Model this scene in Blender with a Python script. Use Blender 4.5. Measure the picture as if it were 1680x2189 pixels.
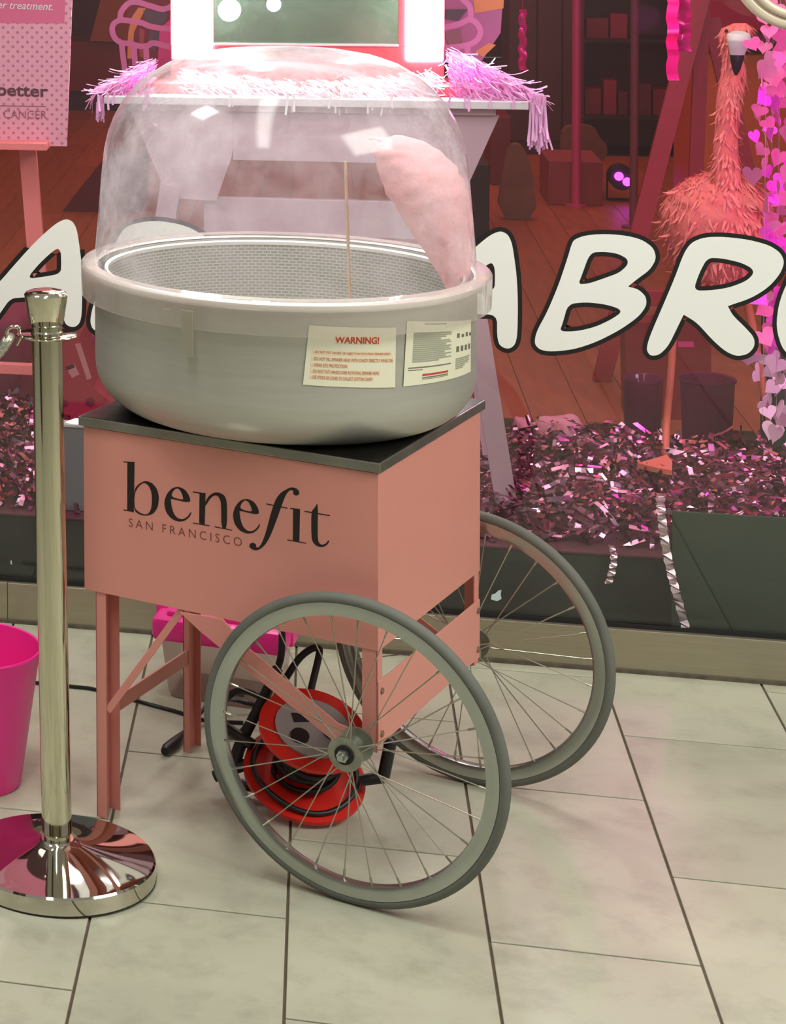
import bpy, bmesh, math, random
import numpy as np
from mathutils import Vector, Matrix, geometry

for _o in list(bpy.data.objects):
    bpy.data.objects.remove(_o)
random.seed(7)
rng = np.random.default_rng(7)
SC = bpy.context.scene
COL = SC.collection
PI = math.pi

# ------------------------------------------------------------------ camera
F_PX, CX, CY = 4633.936, -644.512, -36.930          # focal length and optical centre for a 1680 x 2189 frame
YAW, PITCH, ROLL = -0.280694, 0.049260, -0.014753
CAM = np.array([0.0, -4.699097, 1.652814])
_fw = np.array([math.sin(YAW), math.cos(YAW), 0.0]); _rt = np.array([math.cos(YAW), -math.sin(YAW), 0.0]); _up = np.array([0, 0, 1.0])
FWD = _fw * math.cos(PITCH) - _up * math.sin(PITCH)
_up2 = _up * math.cos(PITCH) + _fw * math.sin(PITCH)
RIGHT = _rt * math.cos(ROLL) + _up2 * math.sin(ROLL)
UP = _up2 * math.cos(ROLL) - _rt * math.sin(ROLL)
cam_data = bpy.data.cameras.new('camera')
cam = bpy.data.objects.new('camera', cam_data); COL.objects.link(cam)
cam_data.sensor_fit = 'VERTICAL'; cam_data.sensor_height = 24.0; cam_data.sensor_width = 24.0
cam_data.lens = 24.0 * F_PX / 2189.0
cam_data.shift_x = (840.0 - CX) / 2189.0
cam_data.shift_y = -(1094.5 - CY) / 2189.0
cam_data.clip_start = 0.05; cam_data.clip_end = 100
cam.matrix_world = Matrix(((RIGHT[0], UP[0], -FWD[0], CAM[0]), (RIGHT[1], UP[1], -FWD[1], CAM[1]),
                           (RIGHT[2], UP[2], -FWD[2], CAM[2]), (0, 0, 0, 1)))
SC.camera = cam

# ------------------------------------------------------------------ world, lights, exposure
SC.view_settings.view_transform = 'Standard'; SC.view_settings.look = 'None'
SC.view_settings.exposure = 0.0; SC.view_settings.gamma = 1.0; SC.view_settings.use_curve_mapping = False
SC.display_settings.display_device = 'sRGB'
wd = bpy.data.worlds.new('mall_light'); SC.world = wd; wd.use_nodes = True
bg = wd.node_tree.nodes['Background']; bg.inputs['Color'].default_value = (1.0, 0.99, 0.93, 1); bg.inputs['Strength'].default_value = 0.33


def area(name, loc, target, size, power, color, size_y=None):
    l = bpy.data.lights.new(name, 'AREA'); l.energy = power; l.color = color; l.size = size
    if size_y: l.shape = 'RECTANGLE'; l.size_y = size_y
    o = bpy.data.objects.new(name, l); COL.objects.link(o); o.location = loc
    o.rotation_euler = (Vector(target) - Vector(loc)).to_track_quat('-Z', 'Y').to_euler()
    return o


def point(name, loc, power, color, r=0.05):
    l = bpy.data.lights.new(name, 'POINT'); l.energy = power; l.color = color; l.shadow_soft_size = r
    o = bpy.data.objects.new(name, l); COL.objects.link(o); o.location = loc
    return o


area('mall_downlight', (-1.7, -1.3, 3.3), (0.0, -0.9, 0.3), 0.5, 26, (1.0, 1.0, 0.95))
area('mall_ceiling_light', (2.7, -2.3, 3.0), (0.1, -0.8, 0.5), 1.8, 95, (0.98, 0.98, 0.91), 1.2)
area('mall_strip_light', (-0.5, -2.5, 3.6), (-0.3, -0.9, 0.3), 0.4, 55, (1.0, 1.0, 0.95), 3.0)
area('shop_ceiling_light', (-1.2, 4.2, 2.9), (-1.0, 4.6, 0.0), 2.6, 40, (1.0, 0.44, 0.30), 3.2)
area('shop_magenta_light', (1.6, 4.8, 2.9), (1.5, 5.0, 0.0), 1.6, 20, (1.0, 0.20, 0.36), 3.0)
area('shop_back_light', (0.3, 9.0, 2.9), (0.2, 9.5, 0.0), 4.5, 100, (1.0, 0.36, 0.34), 6.0)


def spot(name, loc, target, deg, power, color, blend=1.0, r=0.05):
    l = bpy.data.lights.new(name, 'SPOT'); l.energy = power; l.color = color; l.spot_size = math.radians(deg); l.spot_blend = blend; l.shadow_soft_size = r
    o = bpy.data.objects.new(name, l); COL.objects.link(o); o.location = loc
    o.rotation_euler = (Vector(target) - Vector(loc)).to_track_quat('-Z', 'Y').to_euler()
    return o


spot('dome_fill_spot', (-0.25, 0.45, 2.72), (-0.09, -0.74, 1.30), 25, 90, (1.0, 0.95, 0.98), 0.7)  # unseen spot added to whiten the dome from above
spot('dome_glare_spot', (-0.30, 0.56, 1.50), (-0.18, -0.80, 1.375), 15, 290, (1.0, 0.96, 0.98))  # two unseen spots added by the panels to whiten the dome top
spot('dome_glare_spot', (0.23, 0.56, 1.50), (0.03, -0.80, 1.375), 15, 230, (1.0, 0.94, 0.97))
area('window_ceiling_light', (0.2, 0.75, 2.8), (0.3, 0.85, 0.0), 2.8, 34, (1.0, 0.66, 0.72), 0.6)
area('magenta_stage_lamp', (1.5, 0.35, 1.0), (0.9, 2.5, 0.2), 0.2, 2.2, (1.0, 0.06, 0.72))

# ------------------------------------------------------------------ helpers: pixels of the frame to places in the shop


def ray(px, py):
    return FWD + RIGHT * ((px - CX) / F_PX) - UP * ((py - CY) / F_PX)


def on_plane(px, py, p0, n):
    d = ray(px, py); t = ((np.array(p0, float) - CAM) @ n) / (d @ n)
    return CAM + d * t


def at(px, py, Y):
    return on_plane(px, py, (0, Y, 0), np.array([0, 1.0, 0]))


def onz(px, py, z=0.0):
    return on_plane(px, py, (0, 0, z), np.array([0, 0, 1.0]))


def lin(c):
    if isinstance(c, str):
        c = c.lstrip('#'); c = [int(c[i:i + 2], 16) / 255 for i in (0, 2, 4)]
    else:
        c = [v / 255 for v in c]
    return tuple(v / 12.92 if v <= 0.04045 else ((v + 0.055) / 1.055) ** 2.4 for v in c)


# ------------------------------------------------------------------ materials
MATS = {}


def mat(name, color, rough=0.5, metal=0.0, var=0.0, scale=8.0, bump=0.0, bscale=40.0, emit=None, estr=0.0, coat=0.0, sub=0.0, objvar=0.0, stretch=None, spec=0.5):
    if name in MATS: return MATS[name]
    m = bpy.data.materials.new(name); m.use_nodes = True; nt = m.node_tree; N = nt.nodes; L = nt.links
    b = N['Principled BSDF']; c = lin(color)
    b.inputs['Base Color'].default_value = (*c, 1); b.inputs['Roughness'].default_value = rough; b.inputs['Metallic'].default_value = metal
    b.inputs['Coat Weight'].default_value = coat; b.inputs['Specular IOR Level'].default_value = spec
    if sub: b.inputs['Subsurface Weight'].default_value = sub; b.inputs['Subsurface Radius'].default_value = (0.03, 0.015, 0.012)
    if emit is not None:
        b.inputs['Emission Color'].default_value = (*lin(emit), 1); b.inputs['Emission Strength'].default_value = estr
    co = N.new('ShaderNodeTexCoord'); src = co.outputs['Object']
    if stretch:
        mp = N.new('ShaderNodeMapping'); mp.inputs['Scale'].default_value = stretch; L.new(src, mp.inputs['Vector']); src = mp.outputs['Vector']
    if var:
        n = N.new('ShaderNodeTexNoise'); n.inputs['Scale'].default_value = scale; n.inputs['Detail'].default_value = 5; L.new(src, n.inputs['Vector'])
        r = N.new('ShaderNodeValToRGB'); r.color_ramp.elements[0].position = 0.3; r.color_ramp.elements[1].position = 0.7
        r.color_ramp.elements[0].color = (*[v * (1 - var) for v in c], 1); r.color_ramp.elements[1].color = (*[min(1, v * (1 + var)) for v in c], 1)
        L.new(n.outputs['Fac'], r.inputs['Fac']); out = r.outputs['Color']
        if objvar:
            oi = N.new('ShaderNodeObjectInfo'); hs = N.new('ShaderNodeHueSaturation'); mr = N.new('ShaderNodeMapRange')
            mr.inputs['To Min'].default_value = 1 - objvar; mr.inputs['To Max'].default_value = 1 + objvar
            L.new(oi.outputs['Random'], mr.inputs['Value']); L.new(mr.outputs['Result'], hs.inputs['Value']); L.new(out, hs.inputs['Color']); out = hs.outputs['Color']
        L.new(out, b.inputs['Base Color'])
    if bump:
        n2 = N.new('ShaderNodeTexNoise'); n2.inputs['Scale'].default_value = bscale; n2.inputs['Detail'].default_value = 3; L.new(src, n2.inputs['Vector'])
        bp = N.new('ShaderNodeBump'); bp.inputs['Strength'].default_value = bump; bp.inputs['Distance'].default_value = 0.01
        L.new(n2.outputs['Fac'], bp.inputs['Height']); L.new(bp.outputs['Normal'], b.inputs['Normal'])
    MATS[name] = m
    return m


def clear_mat(name, haze=0.1, fwd=0.0, haze_col=(225, 215, 222), edge=0.0, gloss=1.0, rough=0.02, tint=(255, 255, 255), patch=0.0, ior=1.45, blotch_scale=7.0):
    """clear sheet: transparent + fresnel gloss + a scuffed, milky share (thicker where the sheet turns edge-on)"""
    m = bpy.data.materials.new(name); m.use_nodes = True; nt = m.node_tree; N = nt.nodes; L = nt.links
    N.remove(N['Principled BSDF']); out = N['Material Output']
    tr = N.new('ShaderNodeBsdfTransparent'); tr.inputs['Color'].default_value = (*lin(tint), 1)
    gl = N.new('ShaderNodeBsdfGlossy'); gl.inputs['Roughness'].default_value = rough; gl.inputs['Color'].default_value = (gloss, gloss, gloss, 1)
    fr = N.new('ShaderNodeFresnel'); ge = N.new('ShaderNodeNewGeometry'); mi = N.new('ShaderNodeMapRange')      # a thin sheet: the same gloss from either side
    mi.inputs['To Min'].default_value = ior; mi.inputs['To Max'].default_value = 1 / ior; L.new(ge.outputs['Backfacing'], mi.inputs['Value']); L.new(mi.outputs['Result'], fr.inputs['IOR'])
    mx = N.new('ShaderNodeMixShader'); L.new(fr.outputs['Fac'], mx.inputs['Fac']); L.new(tr.outputs['BSDF'], mx.inputs[1]); L.new(gl.outputs['BSDF'], mx.inputs[2])
    last = mx.outputs['Shader']
    if haze or edge:
        df = N.new('ShaderNodeBsdfDiffuse'); tl = N.new('ShaderNodeBsdfTranslucent')
        for n in (df, tl): n.inputs['Color'].default_value = (*lin(haze_col), 1)
        hz = N.new('ShaderNodeMixShader'); hz.inputs['Fac'].default_value = 0.5
        L.new(df.outputs['BSDF'], hz.inputs[1]); L.new(tl.outputs['BSDF'], hz.inputs[2])
        if fwd:                                           # scuffs scatter light mostly forwards
            rf = N.new('ShaderNodeBsdfRefraction'); rf.inputs['IOR'].default_value = 1.06; rf.inputs['Roughness'].default_value = 0.85
            h2 = N.new('ShaderNodeMixShader'); lf = N.new('ShaderNodeLayerWeight'); lf.inputs['Blend'].default_value = 0.5; lm_ = N.new('ShaderNodeMath'); lm_.operation = 'MULTIPLY'; lm_.inputs[1].default_value = fwd; L.new(lf.outputs['Facing'], lm_.inputs[0]); L.new(lm_.outputs['Value'], h2.inputs['Fac']); L.new(hz.outputs['Shader'], h2.inputs[1]); L.new(rf.outputs['BSDF'], h2.inputs[2]); hz = h2
        lw = N.new('ShaderNodeLayerWeight'); lw.inputs['Blend'].default_value = 0.35
        ml = N.new('ShaderNodeMath'); ml.operation = 'MULTIPLY_ADD'; ml.inputs[1].default_value = edge; ml.inputs[2].default_value = haze
        L.new(lw.outputs['Facing'], ml.inputs[0]); fac = ml.outputs['Value']
        if patch:
            co = N.new('ShaderNodeTexCoord'); no = N.new('ShaderNodeTexNoise'); no.inputs['Scale'].default_value = blotch_scale; no.inputs['Detail'].default_value = 7
            no.inputs['Roughness'].default_value = 0.65; L.new(co.outputs['Object'], no.inputs['Vector'])
            mr = N.new('ShaderNodeMapRange'); mr.inputs['From Min'].default_value = 0.35; mr.inputs['From Max'].default_value = 0.7
            mr.inputs['To Min'].default_value = 1 - patch; mr.inputs['To Max'].default_value = 1 + patch
            L.new(no.outputs['Fac'], mr.inputs['Value'])
            m2 = N.new('ShaderNodeMath'); m2.operation = 'MULTIPLY'; m2.use_clamp = True; L.new(fac, m2.inputs[0]); L.new(mr.outputs['Result'], m2.inputs[1]); fac = m2.outputs['Value']
        m3 = N.new('ShaderNodeMixShader'); L.new(fac, m3.inputs['Fac']); L.new(last, m3.inputs[1]); L.new(hz.outputs['Shader'], m3.inputs[2]); last = m3.outputs['Shader']
    L.new(last, out.inputs['Surface'])
    MATS[name] = m
    return m


# ------------------------------------------------------------------ mesh building
class MB:
    def __init__(s): s.v = []; s.f = []

    def add(s, v, f):
        o = len(s.v); s.v += [tuple(float(c) for c in p) for p in v]; s.f += [tuple(o + i for i in q) for q in f]; return s

    def box(s, lo, hi):
        x0, y0, z0 = lo; x1, y1, z1 = hi
        return s.add([(x0, y0, z0), (x1, y0, z0), (x1, y1, z0), (x0, y1, z0), (x0, y0, z1), (x1, y0, z1), (x1, y1, z1), (x0, y1, z1)],
                     [(0, 3, 2, 1), (4, 5, 6, 7), (0, 1, 5, 4), (1, 2, 6, 5), (2, 3, 7, 6), (3, 0, 4, 7)])

    def bbox(s, lo, hi, b=0.004):
        """box with chamfered edges"""
        bm = bmesh.new(); bmesh.ops.create_cube(bm, size=1)
        for v in bm.verts: v.co = Vector([lo[i] + (v.co[i] + 0.5) * (hi[i] - lo[i]) for i in range(3)])
        bmesh.ops.bevel(bm, geom=bm.edges[:], offset=b, segments=2, affect='EDGES', profile=0.5)
        bm.verts.index_update()
        s.add([v.co for v in bm.verts], [[v.index for v in f.verts] for f in bm.faces]); bm.free(); return s

    def bar(s, a, b, w, t, up=(0, 0, 1)):
        """flat bar from a to b, w wide across 'up' x axis, t thick"""
        a = np.array(a, float); b = np.array(b, float); d = b - a; d /= np.linalg.norm(d); u = np.array(up, float)
        n = np.cross(d, u); n /= np.linalg.norm(n); u = np.cross(n, d)
        v = [p + n * sx * t / 2 + u * sz * w / 2 for p in (a, b) for sx, sz in ((-1, -1), (1, -1), (1, 1), (-1, 1))]
        return s.add(v, [(3, 2, 1, 0), (4, 5, 6, 7), (0, 1, 5, 4), (1, 2, 6, 5), (2, 3, 7, 6), (3, 0, 4, 7)])

    def tube(s, pts, r, n=8, closed=False, caps=True):
        P = [np.array(p, float) for p in pts]; R = r if hasattr(r, '__len__') else [r] * len(P); o = len(s.v); m = len(P)
        T = []
        for i in range(m):
            d = (P[(i + 1) % m] - P[i - 1]) if closed else (P[min(i + 1, m - 1)] - P[max(i - 1, 0)])
            T.append(d / (np.linalg.norm(d) + 1e-12))
        u = np.cross(T[0], (0, 0, 1.0))
        if np.linalg.norm(u) < 1e-3: u = np.cross(T[0], (0, 1.0, 0))
        u /= np.linalg.norm(u); V = []
        for i in range(m):
            u = u - T[i] * (u @ T[i]); u /= np.linalg.norm(u); w = np.cross(T[i], u)
            V += [P[i] + (u * math.cos(2 * PI * k / n) + w * math.sin(2 * PI * k / n)) * R[i] for k in range(n)]
        Fc = []
        for i in range(m if closed else m - 1):
            j = (i + 1) % m
            Fc += [(i * n + k, i * n + (k + 1) % n, j * n + (k + 1) % n, j * n + k) for k in range(n)]
        if caps and not closed: Fc += [tuple(range(n))[::-1], tuple((m - 1) * n + k for k in range(n))]
        return s.add(V, Fc)

    def lathe(s, prof, n=48, c=(0, 0, 0), axis='z', a0=0.0, a1=None):
        """prof: (radius, height) list, open or touching the axis"""
        full = a1 is None; a1 = a0 + 2 * PI if full else a1; cols = n if full else n + 1; V = []
        for r, h in prof:
            for k in range(cols):
                t = a0 + (a1 - a0) * k / n; x, y, z = r * math.cos(t), r * math.sin(t), h
                if axis == 'y': x, y, z = x, -z, y
                V.append((c[0] + x, c[1] + y, c[2] + z))
        Fc = []
        for i in range(len(prof) - 1):
            for k in range(n):
                k2 = (k + 1) % cols
                Fc.append((i * cols + k, i * cols + k2, (i + 1) * cols + k2, (i + 1) * cols + k))
        return s.add(V, Fc)

    def disc(s, c, n, r, seg=24, r_in=0.0):
        n = np.array(n, float); n /= np.linalg.norm(n); u = np.cross(n, (0, 0, 1.0)) if abs(n[2]) < 0.9 else np.cross(n, (0, 1.0, 0)); u /= np.linalg.norm(u); w = np.cross(n, u); c = np.array(c, float)
        ring = lambda q: [c + (u * math.cos(2 * PI * k / seg) + w * math.sin(2 * PI * k / seg)) * q for k in range(seg)]
        if r_in: return s.add(ring(r) + ring(r_in), [(k, (k + 1) % seg, seg + (k + 1) % seg, seg + k) for k in range(seg)])
        return s.add(ring(r), [tuple(range(seg))])

    def drum(s, c, n, r, h, seg=32, r2=None):
        """solid round block, centre of its base c, along n"""
        n = np.array(n, float); n /= np.linalg.norm(n); u = np.cross(n, (0, 0, 1.0)) if abs(n[2]) < 0.9 else np.cross(n, (0, 1.0, 0)); u /= np.linalg.norm(u); w = np.cross(n, u); c = np.array(c, float); r2 = r if r2 is None else r2
        V = [c + q * n + (u * math.cos(2 * PI * k / seg) + w * math.sin(2 * PI * k / seg)) * rr for q, rr in ((0, r), (h, r2)) for k in range(seg)]
        return s.add(V, [(k, (k + 1) % seg, seg + (k + 1) % seg, seg + k) for k in range(seg)] + [tuple(range(seg))[::-1], tuple(range(seg, 2 * seg))])

    def poly(s, loops, P, thick):
        """filled outline (first loop outer, others holes); P maps (a, b, depth) to a point; thick gives it real thickness"""
        tris = geometry.tessellate_polygon([[Vector((a, b, 0)) for a, b in lp] for lp in loops]); flat = [q for lp in loops for q in lp]; n = len(flat)
        V = [P(a, b, 0.0) for a, b in flat] + [P(a, b, thick) for a, b in flat]
        Fc = [tuple(t) for t in tris] + [tuple(n + i for i in t[::-1]) for t in tris]; o = 0
        for lp in loops:
            m = len(lp); Fc += [(o + k, o + (k + 1) % m, n + o + (k + 1) % m, n + o + k) for k in range(m)]; o += m
        return s.add(V, Fc)

    def strip(s, path, half, P, thick):
        """flat ribbon of constant width along a 2-D path, mapped by P(a, b, depth)"""
        p = [np.array(q, float) for q in path]; m = len(p); L_, R_ = [], []
        for i in range(m):
            d = p[min(i + 1, m - 1)] - p[max(i - 1, 0)]; d /= np.linalg.norm(d) + 1e-12; nn = np.array([-d[1], d[0]]) * half
            L_.append(p[i] + nn); R_.append(p[i] - nn)
        V = [P(*q, 0.0) for q in L_] + [P(*q, 0.0) for q in R_] + [P(*q, thick) for q in L_] + [P(*q, thick) for q in R_]; Fc = []
        for i in range(m - 1):
            Fc += [(i, i + 1, m + i + 1, m + i), (2 * m + i, 3 * m + i, 3 * m + i + 1, 2 * m + i + 1), (i, 2 * m + i, 2 * m + i + 1, i + 1), (m + i, m + i + 1, 3 * m + i + 1, 3 * m + i)]
        Fc += [(0, m, 3 * m, 2 * m), (m - 1, 3 * m - 1, 4 * m - 1, 2 * m - 1)]
        return s.add(V, Fc)

    def mesh(s, name, material, smooth=None):
        me = bpy.data.meshes.new(name); me.from_pydata(s.v, [], s.f); me.update()
        bm = bmesh.new(); bm.from_mesh(me); bmesh.ops.recalc_face_normals(bm, faces=bm.faces); bm.to_mesh(me); bm.free()
        if material: me.materials.append(material)
        if smooth is not None:
            me.polygons.foreach_set('use_smooth', [True] * len(me.polygons)); me.set_sharp_from_angle(angle=math.radians(smooth))
        return me


MW = {}


def mat_of(o):
    return MW.get(o.name, Matrix.Identity(4)) if o else Matrix.Identity(4)


def link(name, data, parent=None, label=None, cat=None, group=None, kind=None):
    o = bpy.data.objects.new(name, data); COL.objects.link(o)
    if parent: o.parent = parent
    MW[o.name] = mat_of(parent).copy()
    for k, v in (('label', label), ('category', cat), ('group', group), ('kind', kind)):
        if v: o[k] = v
    return o


def thing(name, label, cat, loc=(0, 0, 0), rz=0.0, group=None, parent=None):
    o = link(name, None, parent, label, cat, group); o.location = loc; o.rotation_euler = (0, 0, rz)
    o.empty_display_size = 0.05
    MW[o.name] = mat_of(parent) @ Matrix.Translation(Vector(loc)) @ Matrix.Rotation(rz, 4, 'Z')
    return o


def obj(name, mb, material, parent=None, smooth=None, world=False, **kw):
    """one mesh object; world=True: the points are given in the room, else in the parent's own frame"""
    if world and parent is not None:
        inv = mat_of(parent).inverted(); mb.v = [tuple(inv @ Vector(p)) for p in mb.v]
    return link(name, mb.mesh(name, material, smooth), parent, **kw)


def smooth_loop(pts, it=2):
    p = [np.array(q, float) for q in pts]
    for _ in range(it):
        q = []
        for i in range(len(p)):
            a, b = p[i], p[(i + 1) % len(p)]; q += [a * 0.78 + b * 0.22, a * 0.22 + b * 0.78]
        p = q
    return p


def smooth_path(pts, n=6):
    p = [np.array(q, float) for q in pts]; out = []
    for i in range(len(p) - 1):
        p0, p1, p2, p3 = p[max(i - 1, 0)], p[i], p[i + 1], p[min(i + 2, len(p) - 1)]
        for k in range(n):
            t = k / n; out.append(0.5 * ((2 * p1) + (p2 - p0) * t + (2 * p0 - 5 * p1 + 4 * p2 - p3) * t * t + (3 * p1 - p0 - 3 * p2 + p3) * t ** 3))
    out.append(p[-1]); return out


def area2(lp):
    return 0.5 * sum(lp[i][0] * lp[(i + 1) % len(lp)][1] - lp[(i + 1) % len(lp)][0] * lp[i][1] for i in range(len(lp)))


def grow(lp, d):
    """move a closed loop outwards by d (inwards when negative)"""
    sgn = 1 if area2(lp) > 0 else -1; m = len(lp); out = []
    for i in range(m):
        t = np.array(lp[(i + 1) % m]) - np.array(lp[i - 1]); t = t / (np.linalg.norm(t) + 1e-12)
        out.append(np.array(lp[i]) + np.array([t[1], -t[0]]) * d * sgn)
    return out


def text_mb(body, P, width, height, thick=0.0004, spacing=1.0, shear=0.0, bold=0.0):
    """flat print: text scaled to width x height, mapped by P(a, b, depth)"""
    cu = bpy.data.curves.new('text', 'FONT'); cu.body = body; cu.space_character = spacing; cu.shear = shear; cu.offset = bold; cu.resolution_u = 3
    o = bpy.data.objects.new('text', cu); COL.objects.link(o); dg = bpy.context.evaluated_depsgraph_get(); me = bpy.data.meshes.new_from_object(o.evaluated_get(dg))
    v = np.array([x.co[:2] for x in me.vertices]); lo, hi = v.min(0), v.max(0); v = (v - lo) / np.maximum(hi - lo, 1e-9)
    mb = MB(); mb.add([P(a * width, b * height, thick) for a, b in v], [tuple(p.vertices) for p in me.polygons])
    bpy.data.objects.remove(o); bpy.data.curves.remove(cu); bpy.data.meshes.remove(me)
    return mb


# ------------------------------------------------------------------ the setting: mall floor
def tile_mat():
    m = mat('beige_tile', (174, 174, 153), rough=0.34, var=0.10, scale=3.2, bump=0.03, bscale=60, objvar=0.035)
    nt = m.node_tree; N = nt.nodes; L = nt.links; b = N['Principled BSDF']; base = b.inputs['Base Color'].links[0].from_socket
    co = N['Texture Coordinate']; oi = N.new('ShaderNodeObjectInfo'); ad = N.new('ShaderNodeVectorMath'); ad.operation = 'MULTIPLY_ADD'
    ad.inputs[1].default_value = (17, 23, 5); L.new(oi.outputs['Random'], ad.inputs[0]); L.new(co.outputs['Object'], ad.inputs[2])
    for n in [x for x in N if x.type == 'TEX_NOISE']: L.new(ad.outputs['Vector'], n.inputs['Vector'])
    no = N.new('ShaderNodeTexNoise'); no.inputs['Scale'].default_value = 11; no.inputs['Detail'].default_value = 8; no.inputs['Roughness'].default_value = 0.7; L.new(ad.outputs['Vector'], no.inputs['Vector'])
    rp = N.new('ShaderNodeValToRGB'); rp.color_ramp.elements[0].position = 0.30; rp.color_ramp.elements[0].color = (0.80, 0.79, 0.78, 1); rp.color_ramp.elements[1].position = 0.52; rp.color_ramp.elements[1].color = (1, 1, 1, 1)
    L.new(no.outputs['Fac'], rp.inputs['Fac']); mu = N.new('ShaderNodeMixRGB'); mu.blend_type = 'MULTIPLY'; mu.inputs['Fac'].default_value = 1
    L.new(base, mu.inputs['Color1']); L.new(rp.outputs['Color'], mu.inputs['Color2']); L.new(mu.outputs['Color'], b.inputs['Base Color'])
    return m


TX, TL, TW = -0.65431, 0.59989, 0.30
offs = {0: -1.5483, 1: -1.2438, 2: -1.5512, 3: -1.2427, 4: -0.9441}
floor = obj('floor', MB().box((-7, -9, -0.10), (7, 0.06, -0.0035)), mat('grout', (92, 78, 62), 0.8, var=0.15, scale=30), kind='structure')
tm = tile_mat(); G = 0.0022
tile_mesh = MB().bbox((G, G, -0.006), (TW - G, TL - G, 0.0), 0.0012).mesh('tile', tm)
half_mesh = {}
for c in range(-5, 11):
    o = offs.get(c, offs[0] if c % 2 == 0 else offs[1]); y = o - TL * 4
    while y < -0.002:
        x0 = TX + c * TW
        if y + TL > -0.001:
            key = round(-0.001 - y, 3)
            if key not in half_mesh: half_mesh[key] = MB().bbox((G, G, -0.006), (TW - G, -0.001 - y, 0.0), 0.0012).mesh('tile', tm)
            t = link('tile', half_mesh[key], floor)
        else: t = link('tile', tile_mesh, floor)
        t.location = (x0, y, 0); y += TL
# the same floor further off, joints in the material
far_floor = mat('beige_tile_far', (174, 174, 153), rough=0.34, var=0.1, scale=3)
xl, xr, yb = TX - 5 * TW, TX + 11 * TW, -4.0
for lo, hi in (((-7, -9), (xl, 0.0)), ((xr, -9), (7, 0.0)), ((xl, -9), (xr, -3.36))):
    obj('floor_slab', MB().box((lo[0], lo[1], -0.006), (hi[0], hi[1], -0.001)), far_floor, floor)

# window sill trim, glass
steel_trim = mat('brushed_steel_trim', (172, 164, 144), 0.38, 0.85, var=0.06, scale=5, bump=0.02, bscale=200, stretch=(1, 1, 60))
trim = obj('trim_1', MB().bbox((-4, 0.0, 0.0), (-0.668, 0.014, 0.0885), 0.0012), steel_trim, kind='structure')
obj('trim_2', MB().bbox((-0.6672, 0.0, 0.0), (4.5, 0.014, 0.0885), 0.0012), steel_trim, kind='structure')
obj('trim_3', MB().box((-4, -0.0045, 0.0), (4.5, -0.0002, 0.0075)), mat('dirty_sealant', (88, 80, 66), 0.8, var=0.3, scale=40), kind='structure')
obj('trim_4', MB().box((-4, 0.0145, 0.089), (4.5, 0.017, 0.0965)), mat('black_gasket', (16, 16, 16), 0.6), kind='structure')
glass_mat = clear_mat('window_glass', haze=0.012, haze_col=(190, 150, 160), tint=(246, 250, 248))
obj('window_1', MB().box((-4, 0.020, 0.089), (4.5, 0.028, 2.75)), glass_mat, kind='structure')

# shop shell
wallm = mat('dark_maroon_wall', (92, 28, 34), 0.6, var=0.15, scale=1.5)
obj('wall_back', MB().box((-6, 15.0, 0), (6, 15.1, 3.1)), wallm, kind='structure')
obj('wall_left', MB().box((-6.1, 0.06, 0), (-6, 15.0, 3.1)), wallm, kind='structure')
obj('wall_right', MB().box((6, 0.06, 0), (6.1, 15.0, 3.1)), wallm, kind='structure')
obj('ceiling', MB().box((-6.1, 0.06, 3.1), (6.1, 15.1, 3.2)), mat('shop_ceiling', (150, 110, 110), 0.8), kind='structure')
obj('wall_front', MB().box((-6.1, 0.0, 2.75), (6.1, 0.06, 4.2)), mat('fascia', (150, 140, 120), 0.6), kind='structure')
shop_floor = obj('floor', MB().box((-6, 0.06, -0.1), (6, 15.0, -0.004)), mat('underfloor', (52, 24, 16), 0.8), kind='structure')
plank_m = mat('orange_brown_plank', (168, 92, 58), 0.42, var=0.16, scale=5, objvar=0.10, stretch=(6, 0.8, 1))
pmesh = MB().bbox((0.001, 0.002, -0.012), (0.149, 1.798, 0.0), 0.001).mesh('plank', plank_m)
for i in range(-14, 15):
    for k in range(0, 7):
        pl = link('plank', pmesh, shop_floor); pl.location = (0.15 * i, 1.22 + k * 1.8 + (0.9 if i % 2 else 0.0), 0)

# ------------------------------------------------------------------ vinyl letters on the window
white_vinyl = mat('white_vinyl', (232, 234, 228), 0.5); black_vinyl = mat('black_vinyl', (18, 14, 14), 0.5)
YG = 0.0198


def gl_pt(dep0):
    return lambda a, b, d: at(a, b, YG - dep0 - d)


def vinyl(name, label, loops, it=2):
    loops = [smooth_loop(l, it) for l in loops]
    dark = [grow(l, 9.5 if k == 0 else -9.5) for k, l in enumerate(loops)]
    c = at(*np.mean(loops[0], 0), YG); t = thing(name, label, 'letter', (c[0], YG, c[2] - 0.12), group='window lettering')
    obj('letter_face', MB().poly(loops, gl_pt(0.0004), 0.0003), white_vinyl, t, world=True)
    obj('letter_outline', MB().poly(dark, gl_pt(0.0), 0.0003), black_vinyl, t, world=True, label='black outline')


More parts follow.
